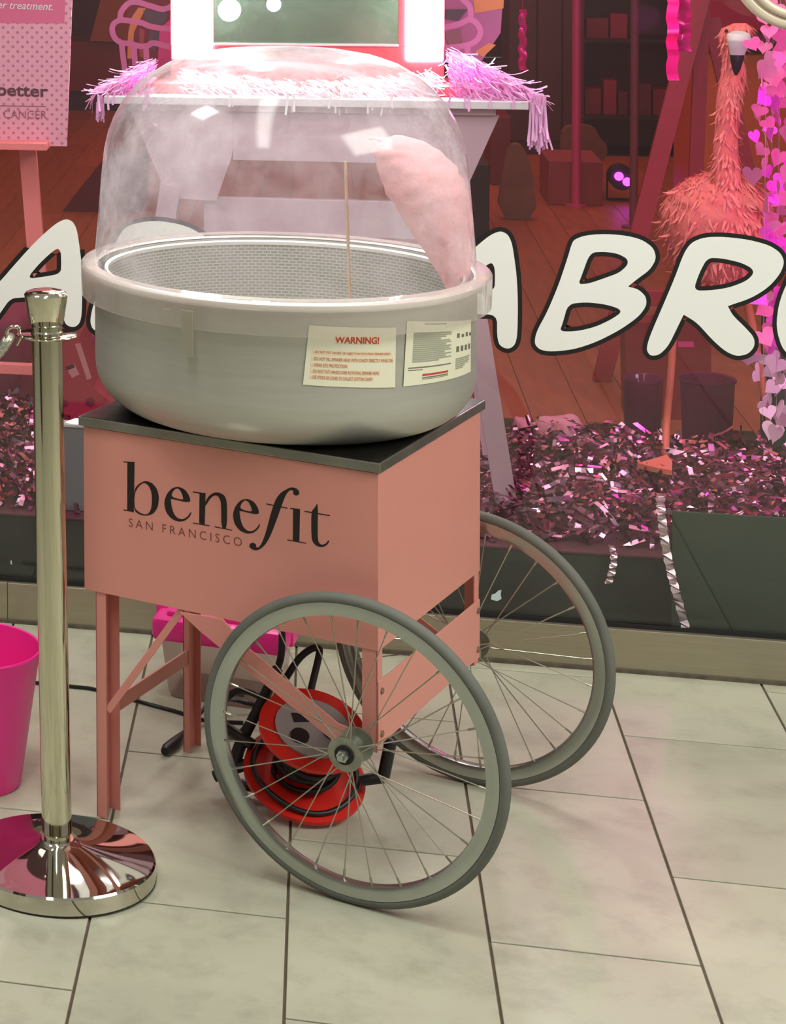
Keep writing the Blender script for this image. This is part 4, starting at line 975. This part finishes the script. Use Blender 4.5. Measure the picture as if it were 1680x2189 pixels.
YC = 0.80
cup_m = mat('pink_cutout_board', (214, 122, 178), 0.5)
cz = lambda a, b, d: at(a, b, YC + d)
cup = thing('cupcake_cutout', 'large pink cupcake outline cut-out standing behind the vanity mirror', 'cut-out', (mid, YC, ztop))
strokes = [[(640, -70), (500, -60), (420, -30), (360, 17), (323, 13), (300, 6), (280, 5), (267, 14), (258, 28), (257, 42)],
           [(257, 42), (300, 48), (342, 60), (500, 70), (640, 74), (800, 72), (930, 62), (985, 50)],
           [(257, 42), (243, 51), (240, 66), (247, 83), (262, 92), (278, 93), (300, 99), (318, 97), (330, 92), (400, 104), (640, 112), (900, 106), (965, 101), (1000, 96), (1020, 85), (1027, 66), (1018, 49), (1003, 40)],
           [(640, -70), (800, -60), (950, -30), (990, 0), (1004, 14), (1006, 32), (1003, 40), (985, 50), (968, 56)],
           [(260, 92), (263, 120), (270, 170), (278, 205)], [(286, 98), (290, 150), (296, 200)], [(312, 98), (314, 140), (318, 200)],
           [(1000, 96), (998, 130), (992, 205)], [(975, 102), (972, 205)], [(278, 203), (640, 222), (992, 205)]]
cm_ = MB()
for k, s_ in enumerate(strokes): cm_.strip(smooth_path(s_, 4), 6.0, lambda a, b, d, k=k: cz(a, b, d + 0.0004 * k), 0.012)
obj('cupcake_outline', cm_, cup_m, cup, world=True)


def flat_board(name, label, cat, pts, Y, m, patches_=(), thick=0.008, part='board'):
    c_ = np.mean([at(*q, Y) for q in pts], 0); t = thing(name, label, cat, (c_[0], Y, min(at(*q, Y)[2] for q in pts)))
    b = obj(part, MB().poly([[(at(*q, Y)[0], at(*q, Y)[2]) for q in pts]], lambda a, b, d: (a, Y + d, b), thick), m, t, world=True)
    for k, (pp, mm) in enumerate(patches_):
        obj('printed_shape', MB().poly([[(at(*q, Y)[0], at(*q, Y)[2]) for q in pp]], lambda a, b, d, k=k: (a, Y - 0.0006 * (k + 1) + d, b), 0.0005), mm, b, world=True)
    return t


orange = mat('orange_print', (226, 138, 92), 0.5); purple = mat('mauve_print', (182, 98, 150), 0.5); slate = mat('slate_print', (84, 72, 86), 0.5); hotp = mat('hot_pink_print', (220, 60, 140), 0.5); maroon = mat('maroon_board', (120, 26, 44), 0.6)
flat_board('window_print', 'mauve and orange print standing behind the cupcake cut-out near the fringe tuft', 'print', [(944, -60), (1079, -60), (1070, 70), (1030, 130), (944, 130)], 0.95, purple,
           [([(1010, -20), (1078, -20), (1076, 18), (1015, 28)], orange), ([(1015, 110), (1045, 92), (1060, 96), (1032, 122)], orange), ([(948, 20), (1000, 20), (980, 45), (948, 40)], slate), ([(948, 70), (985, 60), (988, 95), (960, 96)], mat('dusky_print', (150, 96, 110), 0.5))])
flat_board('window_print', 'dark print with orange stripes behind the cupcake cut-out near the poster', 'print', [(270, -60), (366, -60), (366, 210), (276, 210)], 0.95, maroon,
           [([(296, 16), (312, 18), (300, 40), (286, 70), (284, 125), (272, 125), (274, 70), (282, 36)], orange), ([(306, 22), (358, 22), (354, 46), (340, 55), (312, 50)], slate), ([(320, 66), (344, 68), (340, 92), (330, 110), (316, 96)], slate), ([(298, 60), (309, 64), (308, 125), (298, 120)], mat('red_print', (170, 66, 72), 0.5)), ([(342, 60), (366, 40), (366, 210), (330, 210), (338, 120)], hotp)])

# ------------------------------------------------------------------ flamingo
YF2 = 0.95
fp_ = lambda px, py, dy=0.0: at(px, py, YF2 + dy)
fcol = mat('flamingo_plush', (250, 128, 122), 0.85, var=0.12, scale=20, bump=0.3, bscale=60, spec=0.15)
ft = onz(1412, 998, ZP + 0.03)
flm = thing('flamingo', 'feathered pink flamingo figure standing on the foil behind the letter R', 'flamingo', (ft[0], ft[1], ZP))
ctr = fp_(1538, 490, 0.05)
bmk = MB(); bpath = [(1560, 368), (1545, 372), (1540, 390), (1536, 420), (1533, 455), (1535, 500), (1540, 545), (1545, 590), (1550, 622), (1552, 632)]
rad_ = [10, 34, 70, 100, 111, 111, 102, 78, 38, 6]
bp_, br_ = [], []
body = blob([fp_(x, y, 0.05) for x, y in bpath], [r / 885 for r in rad_], seg=32, rings=44, amp=0.10, seed=9)
neck_px = [(1553, 400), (1553, 380), (1552, 350), (1551, 320), (1553, 280), (1556, 240), (1562, 200), (1568, 165), (1567, 130), (1564, 100), (1569, 78), (1578, 62), (1582, 50)]
neck_r = [30, 29, 26, 24, 23, 24, 27, 26, 21, 22, 32, 33, 12]
nk = blob([fp_(x, y) for x, y in neck_px], [r / 885 for r in neck_r], seg=20, rings=50, amp=0.08, seed=5)
body.add(nk.v, nk.f)
fb = obj('body', body, fcol, flm, 60, world=True)
feat = MB()


def feather(m, p, d, n_, L_, w, curl):
    d = d / np.linalg.norm(d); n_ = n_ - d * (n_ @ d); n_ /= np.linalg.norm(n_) + 1e-9; s = np.cross(d, n_); o = len(m.v); p = np.array(p, float)
    for k, wf in enumerate((0.5, 1.0, 0.7, 0.05)):
        m.v += [tuple(p - s * w * wf / 2), tuple(p + s * w * wf / 2)]; a = curl / 3; d, n_ = d * math.cos(a) + n_ * math.sin(a), n_ * math.cos(a) - d * math.sin(a); p = p + d * L_ / 3
    m.f += [(o + 2 * k, o + 2 * k + 1, o + 2 * k + 3, o + 2 * k + 2) for k in range(3)]


for i in range(3600):
    ring, a = rng.random() ** 0.9, rng.uniform(0, 2 * PI); k = ring * (len(bpath) - 1); k0 = int(min(k, len(bpath) - 2)); f = k - k0
    cpx = np.array(bpath[k0]) * (1 - f) + np.array(bpath[k0 + 1]) * f; r = (rad_[k0] * (1 - f) + rad_[k0 + 1] * f) / 885; cc = fp_(cpx[0], cpx[1], 0.05); nn = np.array([math.cos(a), math.sin(a) * 0.9, 0.1])
    feather(feat, cc + nn * r * 0.97, np.array([rng.normal(0, .5), rng.normal(0, .5), -1.0]) + nn * 0.3, nn, rng.uniform(0.018, 0.045), rng.uniform(0.004, 0.009), rng.normal(-0.5, 0.7))
for i in range(900):
    k = rng.uniform(0, len(neck_px) - 1.01); k0 = int(k); f = k - k0; cpx = np.array(neck_px[k0]) * (1 - f) + np.array(neck_px[k0 + 1]) * f; r = (neck_r[k0] * (1 - f) + neck_r[k0 + 1] * f) / 885; a = rng.uniform(0, 2 * PI); nn = np.array([math.cos(a), math.sin(a), 0.1])
    feather(feat, fp_(cpx[0], cpx[1]) + nn * r * 0.95, np.array([rng.normal(0, .3), rng.normal(0, .3), -1.0]) + nn * 0.35, nn, rng.uniform(0.012, 0.03), rng.uniform(0.003, 0.007), rng.normal(-0.2, 0.6))
obj('feathers', feat, mat('flamingo_feather', (255, 142, 138), 0.8, var=0.15, scale=25, spec=0.2), fb, 60, world=True, kind='stuff')
obj('beak', blob([fp_(1578, 66, -.045), fp_(1579, 72, -.055), fp_(1580, 85, -.06), fp_(1578, 100, -.06), fp_(1576, 117, -.055)], [8 / 885, 22 / 885, 24 / 885, 18.5 / 885, 14 / 885], seg=20, rings=20, amp=0.0), mat('white_beak', (236, 232, 226), 0.3), flm, 60, world=True, label='white beak')
obj('beak_tip', blob([fp_(1576, 116.5, -.055), fp_(1575, 130, -.052), fp_(1574, 148, -.046), fp_(1573, 161, -.042)], [14 / 885, 12.5 / 885, 8 / 885, 2.5 / 885], seg=18, rings=16, amp=0.0), mat('black_beak', (44, 34, 44), 0.25), flm, 60, world=True, label='black beak tip')
for px_e in (1556,): obj('eye', MB().drum(fp_(px_e - 3, 66, -0.026), (-0.5, -1, 0), 0.004, 0.003, 12), mat('black_beak', (44, 34, 44), 0.25), flm, world=True)
legm = mat('coral_leg', (232, 120, 96), 0.55)
lp = [fp_(1446, 590, 0.02), fp_(1440, 700, 0), fp_(1434, 800, 0), fp_(1424, 920, -0.005), np.array([ft[0] + 0.012, ft[1], ZP + 0.012])]
obj('leg', MB().tube(smooth_path(lp), 0.0085, 10), legm, flm, 60, world=True)
f1 = [onz(*q, ZP + 0.075) for q in ((1362, 994), (1400, 984), (1425, 976), (1437, 990), (1436, 1010), (1402, 1004))]
obj('foot', MB().poly([[(q[0], q[1]) for q in f1]], lambda a, b, d: (a, b, ZP + 0.068 + d), 0.012), legm, flm, world=True)
l2p = [fp_(1588, 610, 0.04), fp_(1604, 680, 0.05), fp_(1622, 780, 0.06), fp_(1643, 880, 0.07), fp_(1662, 975, 0.08)]
obj('leg', MB().tube(smooth_path(l2p), 0.0105, 10), legm, flm, 60, world=True)
f2 = [np.array([l2p[-1][0] + a, l2p[-1][1] + b]) for a, b in ((-0.045, -0.03), (0.0, -0.05), (0.05, -0.03), (0.02, 0.03), (-0.02, 0.03))]
obj('foot', MB().poly([[tuple(q) for q in f2]], lambda a, b, d: (a, b, l2p[-1][2] - 0.012 + d), 0.012), legm, flm, world=True)

# ------------------------------------------------------------------ heart garlands
def heart_loop(r):
    return [(r * 0.062 * (16 * math.sin(t) ** 3), r * 0.062 * (13 * math.cos(t) - 5 * math.cos(2 * t) - 2 * math.cos(3 * t) - math.cos(4 * t))) for t in np.linspace(0, 2 * PI, 22, endpoint=False)]


hcols = [('heart_magenta', (255, 70, 220)), ('heart_pink', (240, 110, 168)), ('heart_rose', (214, 118, 158)), ('heart_pale', (236, 196, 214))]
hm = {}
for nm, c_ in hcols:
    for r in (17, 23):
        hm[nm, r] = MB().poly([heart_loop(r / 900)], lambda a, b, d: (a, d, b), 0.0008).mesh('heart', mat(nm, c_, 0.4, sub=0.0))
names = ['heart garland closest to the flamingo', 'heart garland second from the flamingo', 'heart garland third from the flamingo, with brightest magenta hearts', 'heart garland furthest from the flamingo, cut by the frame edge']
thread_m = mat('clear_thread', (200, 150, 180), 0.5)
for g, (xg, yg) in enumerate(((1636, 0.66), (1650, 0.80), (1665, 0.73), (1684, 0.87))):
    topz = at(xg, -120, yg)[2]; botpy = (900, 925, 940, 880)[g]; q = at(xg, 300, yg)
    t = thing('heart_garland', names[g] + ', pink and magenta paper hearts', 'garland', (q[0], yg, topz), group='heart garlands')
    zb_ = at(xg, botpy, yg)[2]
    obj('thread', MB().tube([(q[0], yg, topz), (q[0], yg, zb_)], 0.0004, 4), thread_m, t, world=True)
    n = 36
    for k in range(n):
        f = (k + 0.5) / n; z = topz + (zb_ - topz) * f; pyk = -120 + (botpy + 120) * f
        ci = 3 if pyk > 760 else (0 if (rng.random() < (0.55 if g == 2 else 0.32) and pyk > 180) else (1 if rng.random() < 0.55 else 2))
        h = link('heart', hm[hcols[ci][0], 23 if rng.random() < 0.6 else 17], t)
        h.location = (rng.normal(0, 0.013), rng.normal(0, 0.02), z - topz); h.rotation_euler = (rng.normal(0, 0.35), rng.normal(0, 0.7), rng.normal(0, 0.9))
area('garland_lamp', tuple(at(1760, 430, 0.45)), tuple(at(1655, 430, 0.78)), 0.25, 1.2, (1.0, 0.12, 0.85), 0.9)
dk_green = mat('dark_green_case', (40, 48, 38), 0.6)
q0, q1 = at(1650, 930, 1.0), at(1700, 690, 1.0)
obj('dark_case', MB().bbox((q0[0], 0.98, ZP), (q1[0] + 0.3, 1.15, q1[2]), 0.003), dk_green, label='dark green case standing behind the heart garlands', cat='case')
cream = mat('cream_gloss', (214, 200, 178), 0.3, 0.1, var=0.1, scale=12)
hp = thing('cream_hoop', 'glossy cream hoop hanging above the heart garlands at the frame corner', 'hoop', tuple(at(1680, 10, -.12)))
hc = at(1710, -72, -0.12)
for k, (rr_, tr_, dy) in enumerate(((0.112, 0.0115, 0.0), (0.094, 0.008, -0.012), (0.103, 0.013, 0.03))):
    obj('hoop_rim', MB().tube([hc + np.array([rr_ * math.cos(a), dy + 0.02 * math.sin(a), rr_ * math.sin(a)]) for a in np.linspace(0, 2 * PI, 56, endpoint=False)], tr_, 12, closed=True), cream, hp, 60, world=True)
obj('hanging_cord', MB().tube([hc + np.array([0, 0.02, 0.11]), (hc[0], -0.003, 2.86)], 0.0025, 6), cream, hp, 60, world=True)

# ------------------------------------------------------------------ on and behind the plinth, deep in the shop
tul = mat('pink_tulle', (220, 140, 160), 0.7)
tu = thing('tulle_bundle', 'folded pink tulle bundle lying behind the foil near the table leg', 'tulle', tuple(at(1180, 965, 1.06) * [1, 1, 0] + np.array([0, 0, ZP])))
for k, pts in enumerate(([(1094, 962), (1104, 945), (1122, 938), (1136, 950), (1138, 968)], [(1140, 968), (1140, 942), (1165, 932), (1205, 938), (1240, 952), (1262, 966)])):
    cpt = [at(*q, 1.06) for q in pts]; cx = np.mean(cpt, 0); lo, hi = np.min(cpt, 0), np.max(cpt, 0)
    m = MB()
    for i in range(14):
        th_ = PI * i / 13
        for j in range(17):
            ph = PI * j / 16; w_ = 1 + 0.10 * math.sin(5 * ph + k) * math.sin(3 * th_)
            m.v.append(((lo[0] + hi[0]) / 2 - math.cos(ph) * (hi[0] - lo[0]) / 2 * w_, 1.08 - math.cos(th_) * 0.06 * math.sin(ph), max(lo[2] - 0.03, ZP + 0.002) + math.sin(th_) * (hi[2] - lo[2] + 0.03) * math.sin(ph) ** 0.6 * w_))
    m.f = [(i * 17 + j, i * 17 + j + 1, (i + 1) * 17 + j + 1, (i + 1) * 17 + j) for i in range(13) for j in range(16)]
    obj('fold', m, tul, tu, 80, world=True)
pur = clear_mat('purple_bin_plastic', haze=0.5, haze_col=(176, 64, 132), edge=0.25, tint=(214, 160, 200))
for px0, px1, lab, Y in ((1330, 1418, 'translucent purple bin behind the flamingo leg', 1.55), (1452, 1572, 'wider translucent purple bin between the flamingo legs', 1.50)):
    a, b = at(px0, 812, Y), at(px1, 812, Y); r = (b[0] - a[0]) / 2; t = thing('storage_bin', lab, 'bin', ((a[0] + b[0]) / 2, Y, 0), group='purple bins')
    obj('bucket', MB().lathe([(0.0, 0.001), (r * 0.8, 0.001), (r * 0.98, a[2]), (r * 1.04, a[2] + 0.004), (r * 1.03, a[2] + 0.010), (r * 0.96, a[2] + 0.006), (r * 0.78, 0.006), (0.0, 0.006)], 40), pur, t, 40)
# red studio easel
redw = mat('red_stained_wood', (168, 40, 58), 0.45, var=0.08, scale=10)
re_ = thing('studio_easel', 'red stained wooden easel deep in the shop behind the letter B', 'easel', (1.0, 2.75, 0))
ea = lambda px, py, Y=2.72: at(px, py, Y)
obj('leg', MB().bar(ea(1500, -20), onz(1285, 815, 0.0), 0.022, 0.055, up=(0, 1, 0)), redw, re_, world=True)
obj('leg', MB().bar(ea(1503, -20, 2.8), np.array([ea(1470, 820, 2.8)[0], 2.8, 0]), 0.022, 0.042, up=(0, 1, 0)), redw, re_, world=True)
obj('leg', MB().bar(ea(1520, 40, 2.82), np.array([ea(1700, 700, 2.82)[0], 2.82, 0]), 0.022, 0.05, up=(0, 1, 0)), redw, re_, world=True)
obj('shelf', MB().bbox(tuple(ea(1380, 640, 2.70) + np.array([0, 0, -0.02])), tuple(ea(1560, 640, 2.70) + np.array([0, 0.03, 0.02])), 0.003), redw, re_, world=True)
flat_board('red_case', 'dark red case leaning behind the flamingo near the purple bins', 'case', [(1335, 690), (1520, 690), (1520, 905), (1340, 905)], 2.2, mat('dark_red_case', (132, 22, 34), 0.5), [([(1448, 730), (1482, 730), (1484, 742), (1450, 742)], hotp)], thick=0.12)


def floor_box(name, label, cat, pxl, pxr, pyb, pyt, depth, m, part=None):
    p = onz(pxl, pyb); Y = p[1]; q = at(pxr, pyb, Y); zt2 = at((pxl + pxr) / 2, pyt, Y)[2]
    t = thing(name, label, cat, ((p[0] + q[0]) / 2, Y, 0)); obj(part or 'body', MB().bbox((p[0], Y, 0), (q[0], Y + depth, zt2), 0.004), m, t, world=True); return t, Y


dkb = mat('near_black_cabinet', (34, 26, 28), 0.5); dbrown = mat('dark_brown_cabinet', (74, 34, 36), 0.5, var=0.1, scale=4); mauvem = mat('mauve_pole', (214, 78, 136), 0.4, 0.3)
floor_box('black_cabinet', 'near black cabinet on the wooden floor beside the white table', 'cabinet', 1000, 1046, 520, 352, 0.5, dkb)
floor_box('red_cabinet', 'dark red low cabinet behind the hanging fringe tuft', 'cabinet', 1048, 1092, 395, 250, 0.5, mat('dark_red_cabinet', (112, 24, 34), 0.5))
wc = thing('wall_cabinet', 'tall dark brown cabinet behind the hanging fringe tuft', 'cabinet', (1.1, 8.4, 0))
pA, pB = onz(1062, 330), onz(1236, 330)
obj('carcass', MB().bbox((at(1085, 300, 8.4)[0], 8.4, 0), (at(1236, 300, 8.4)[0], 8.9, 2.4), 0.004), dbrown, wc, world=True)
for a, b in ((1088, 1146), (1149, 1200), (1203, 1234)): obj('door', MB().bbox((at(a, 200, 8.38)[0], 8.375, 0.08), (at(b, 200, 8.38)[0], 8.399, 2.38), 0.004), dbrown, wc, world=True)
su = thing('shelf_unit', 'maroon wall shelf unit stocked with boxes between the two poles', 'shelves', (1.55, 8.4, 0))
maroon2 = mat('maroon_shelf', (86, 24, 44), 0.5)
sxa, sxb = at(1240, 200, 8.4)[0], at(1478, 200, 8.4)[0]
obj('back_panel', MB().box((sxa, 8.78, 0), (sxb, 8.8, 2.4)), maroon2, su, world=True)
for x in (sxa, sxb - 0.02): obj('side_panel', MB().box((x, 8.4, 0), (x + 0.02, 8.78, 2.4)), maroon2, su, world=True)
shelf_z = []
for py in (84, 248, 330, -40):
    z = at(1300, py, 8.4)[2]; shelf_z.append(z); obj('shelf', MB().box((sxa + 0.02, 8.4, z - 0.02), (sxb - 0.02, 8.78, z)), mat('black_shelf', (36, 16, 22), 0.5), su, world=True)
cols3 = [mat('wine_carton', (124, 28, 52), 0.5), mat('berry_carton', (150, 34, 70), 0.5), mat('plum_carton', (98, 30, 58), 0.5)]
lbls = ['wine red', 'berry red', 'plum']
for k, (pa, pb, pt, sz) in enumerate(((1250, 1285, 190, 1), (1290, 1318, 172, 1), (1322, 1342, 196, 1), (1252, 1300, 40, 0), (1304, 1340, 30, 0), (1366, 1392, 180, 1), (1396, 1430, 190, 1))):
    z = shelf_z[sz]; t_ = thing('product_box', f'{lbls[k % 3]} product carton on the {"upper" if sz == 0 else "middle"} maroon shelf, ' + ('first from the cabinet', 'second from the cabinet', 'third from the cabinet', 'the wide one', 'the narrow one', 'just past the second pole', 'last before the easel')[k], 'box', (at((pa + pb) / 2, 200, 8.45)[0], 8.45, z), group='cartons on the maroon shelves')
    w_ = (at(pb, 200, 8.45)[0] - at(pa, 200, 8.45)[0]) / 2; obj('carton', MB().bbox((-w_, 0, 0.001), (w_, 0.18, at(1300, pt, 8.45)[2] - z), 0.003), cols3[k % 3], t_)
dull_m = mat('dull_mauve_pole', (132, 70, 92), 0.5, 0.2)
for px, pyb, wd, lab in ((1231, 441, 18, 'bright mauve metal pole by the shelf unit'), (1354, 487, 15, 'slimmer dull mauve metal pole nearer the red easel')):
    p = onz(px, pyb); t = thing('metal_pole', lab, 'pole', tuple(p)); obj('tube', MB().lathe([(0.0, 0.012), (wd / 2 / 425, 0.012), (wd / 2 / 425, 2.9), (0.0, 2.9)], 20), mauvem if wd == 18 else dull_m, t, 40); obj('foot_plate', MB().lathe([(0, 0.0), (0.05, 0.0), (0.05, 0.010), (0.02, 0.013), (0, 0.013)], 24), mauvem if wd == 18 else dull_m, t, 40)
pbox, yb_ = floor_box('pink_carton', 'dusky pink carton on the floor behind the mauve pole', 'box', 1172, 1288, 438, 345, 0.45, mat('dusky_carton', (146, 60, 66), 0.6))
bag_m = mat('brown_bag_paper', (122, 78, 62), 0.6, var=0.2, scale=8)
for pts, Y, lab in (([(1198, 310), (1204, 274), (1238, 266), (1272, 272), (1280, 292), (1300, 312), (1296, 336), (1282, 350), (1278, 392), (1206, 392)], yb_ + 0.52, 'crumpled brown carrier bag rising behind the pink carton'), ([(1080, 330), (1098, 306), (1118, 312), (1136, 352), (1150, 410), (1062, 410)], yb_ - 0.50, 'slumped brown carrier bag beside the dark red cabinet')):
    c_ = np.mean([at(*q, Y) for q in pts], 0); t = thing('carrier_bag', lab, 'bag', (c_[0], Y, 0)); zmin = min(at(*q, Y)[2] for q in pts)
    m = MB(); lo_ = [(at(*q, Y)[0], at(*q, Y)[2] if at(*q, Y)[2] > zmin + 0.02 else 0.002) for q in pts]; m.poly([smooth_loop(lo_, 1)], lambda a, b, d: (a, Y + d, b), 0.07); obj('bag_body', m, bag_m, t, world=True)
sp = onz(1330, 432); par = thing('stage_spotlight', 'small black spotlight glowing magenta on the floor between the poles', 'spotlight', (sp[0], sp[1], 0))
Yp = sp[1]; lc = at(1331, 382, Yp)
obj('housing', MB().drum((lc[0], Yp + 0.005, lc[2]), (0, 1, 0), 0.058, 0.14, 24), dkb, par, 30, world=True)
obj('bracket', MB().bar((lc[0] - 0.062, Yp + 0.07, lc[2]), (lc[0] - 0.062, Yp + 0.07, 0.0), 0.03, 0.006, up=(0, 1, 0)).bar((lc[0] + 0.062, Yp + 0.07, lc[2]), (lc[0] + 0.062, Yp + 0.07, 0.0), 0.03, 0.006, up=(0, 1, 0)).box((lc[0] - 0.065, Yp + 0.05, 0.0), (lc[0] + 0.065, Yp + 0.09, 0.006)), dkb, par, world=True)
for dx, dz in ((-0.018, 0.012), (0.020, -0.014)): obj('lens', MB().drum((lc[0] + dx, Yp - 0.004, lc[2] + dz), (0, -1, 0), 0.021, 0.005, 20), mat('magenta_lens', (255, 160, 255), 0.3, emit=(232, 50, 255), estr=7.0), par, world=True)
# foil curtain strips
fcm = mat('fuchsia_foil', (240, 0, 140), 0.25, 0.35, emit=None)
for px0, px1, pyt, pyb, Y, lab in ((1109, 1125, 20, 150, 3.2, 'narrow fuchsia foil strip hanging beyond the fringe tuft'), (1425, 1450, -60, 172, 2.2, 'fuchsia foil strip hanging beside the red easel leg'), (1448, 1476, -60, 110, 2.3, 'shorter fuchsia foil strip hanging beside the red easel top')):
    m = MB(); n = 14; m.v = []
    for k in range(n + 1):
        f = k / n; py = pyt + (pyb - pyt) * f; w0 = math.sin(k * 1.9) * 2.5
        for px in (px0 + w0, (px0 + px1) / 2 + w0, px1 + w0): m.v.append(tuple(at(px, py, Y + 0.012 * math.sin(k * 1.3 + px))))
    m.f = [(3 * k + j, 3 * k + j + 1, 3 * k + j + 4, 3 * k + j + 3) for k in range(n) for j in (0, 1)]
    _tp = at((px0 + px1) / 2, pyt, Y); m.tube([_tp, (_tp[0], Y, 3.1)], 0.0012, 4)
    obj('foil_strip', m, fcm, smooth=60, label=lab, cat='foil strip')
point('foil_strip_lamp', tuple(at(1380, 40, 1.9)), 6, (1.0, 0.1, 0.6), 0.04)
# counter behind the flamingo
pc_ = onz(1480, 420); Yc = pc_[1]
ctn = thing('shop_counter', 'orange brown counter with dark top behind the flamingo neck', 'counter', (at(1560, 400, 5.2)[0], 5.2, 0))
xa, xb_ = at(1496, 200, 5.2)[0], at(1760, 200, 5.2)[0]
obj('counter_front', MB().bbox((xa, 5.2, 0), (xb_, 5.9, at(1560, 112, 5.2)[2]), 0.004), mat('orange_brown_front', (220, 100, 58), 0.5, var=0.08, scale=5), ctn, world=True)
obj('counter_top', MB().bbox((xa - 0.03, 5.16, at(1560, 112, 5.2)[2]), (xb_, 5.9, at(1560, 90, 5.2)[2]), 0.004), dkb, ctn, world=True)
flat_board('backdrop_panel', 'crimson backdrop panel behind the flamingo head', 'panel', [(1478, -80), (1780, -80), (1780, 95), (1478, 95)], 5.95, mat('crimson_panel', (200, 10, 76), 0.6), thick=0.04)
# far end of the shop
rb, Yb = floor_box('padded_bench', 'long dark red padded bench at the far end of the shop', 'bench', 60, 520, 205, 90, 0.6, mat('red_leather', (130, 30, 34), 0.5, var=0.08, scale=3), 'seat')
kz = onz(150, 236); obj('kick_plate', MB().box((at(60, 236, kz[1])[0], kz[1], 0), (at(520, 236, kz[1])[0], kz[1] + 0.3, at(150, 203, kz[1])[2])), dkb, rb, world=True)
flat_board('tan_panel', 'slanted tan panel above the red bench', 'panel', [(230, -60), (420, -60), (420, 92), (192, 88)], Yb - 0.05, mat('tan_panel', (172, 88, 60), 0.6, var=0.08, scale=3), thick=0.03)
wq = [onz(*q) for q in ((133, 452), (215, 456), (330, 456), (330, 345), (214, 350))]
wt = thing('floor_cushion', 'dark maroon wedge cushion on the floor beside the poster easel', 'cushion', tuple(wq[1]))
Yw = wq[0][1]; lw = [(at(*q, Yw)[0], at(*q, Yw)[2]) for q in ((133, 452), (300, 458), (300, 340), (214, 350))]; lw = [(a, max(b, 0.0)) for a, b in lw]; obj('wedge', MB().poly([lw], lambda a, b, d: (a, Yw + d, b), 0.5), mat('maroon_fabric', (96, 28, 42), 0.8), wt, world=True)

# ------------------------------------------------------------------ opposite wall and added dark columns behind the camera (seen only in reflections)
pil = mat('added_pillar', (70, 56, 44), 0.5)
for k, (x, y) in enumerate(((-3.1, -7.2), (2.9, -7.2), (-2.55, -3.3))):  # dark columns added to streak the reflections in the chrome post
    obj(f'added_column_{k + 1}', MB().bbox((x - 0.3, y - 0.3, 0), (x + 0.3, y + 0.3, 3.9), 0.02), pil, kind='structure')
obj('wall_opposite', MB().box((-7, -9.1, 0), (7, -9.0, 2.6)), mat('opposite_wall', (206, 196, 172), 0.7), kind='structure')
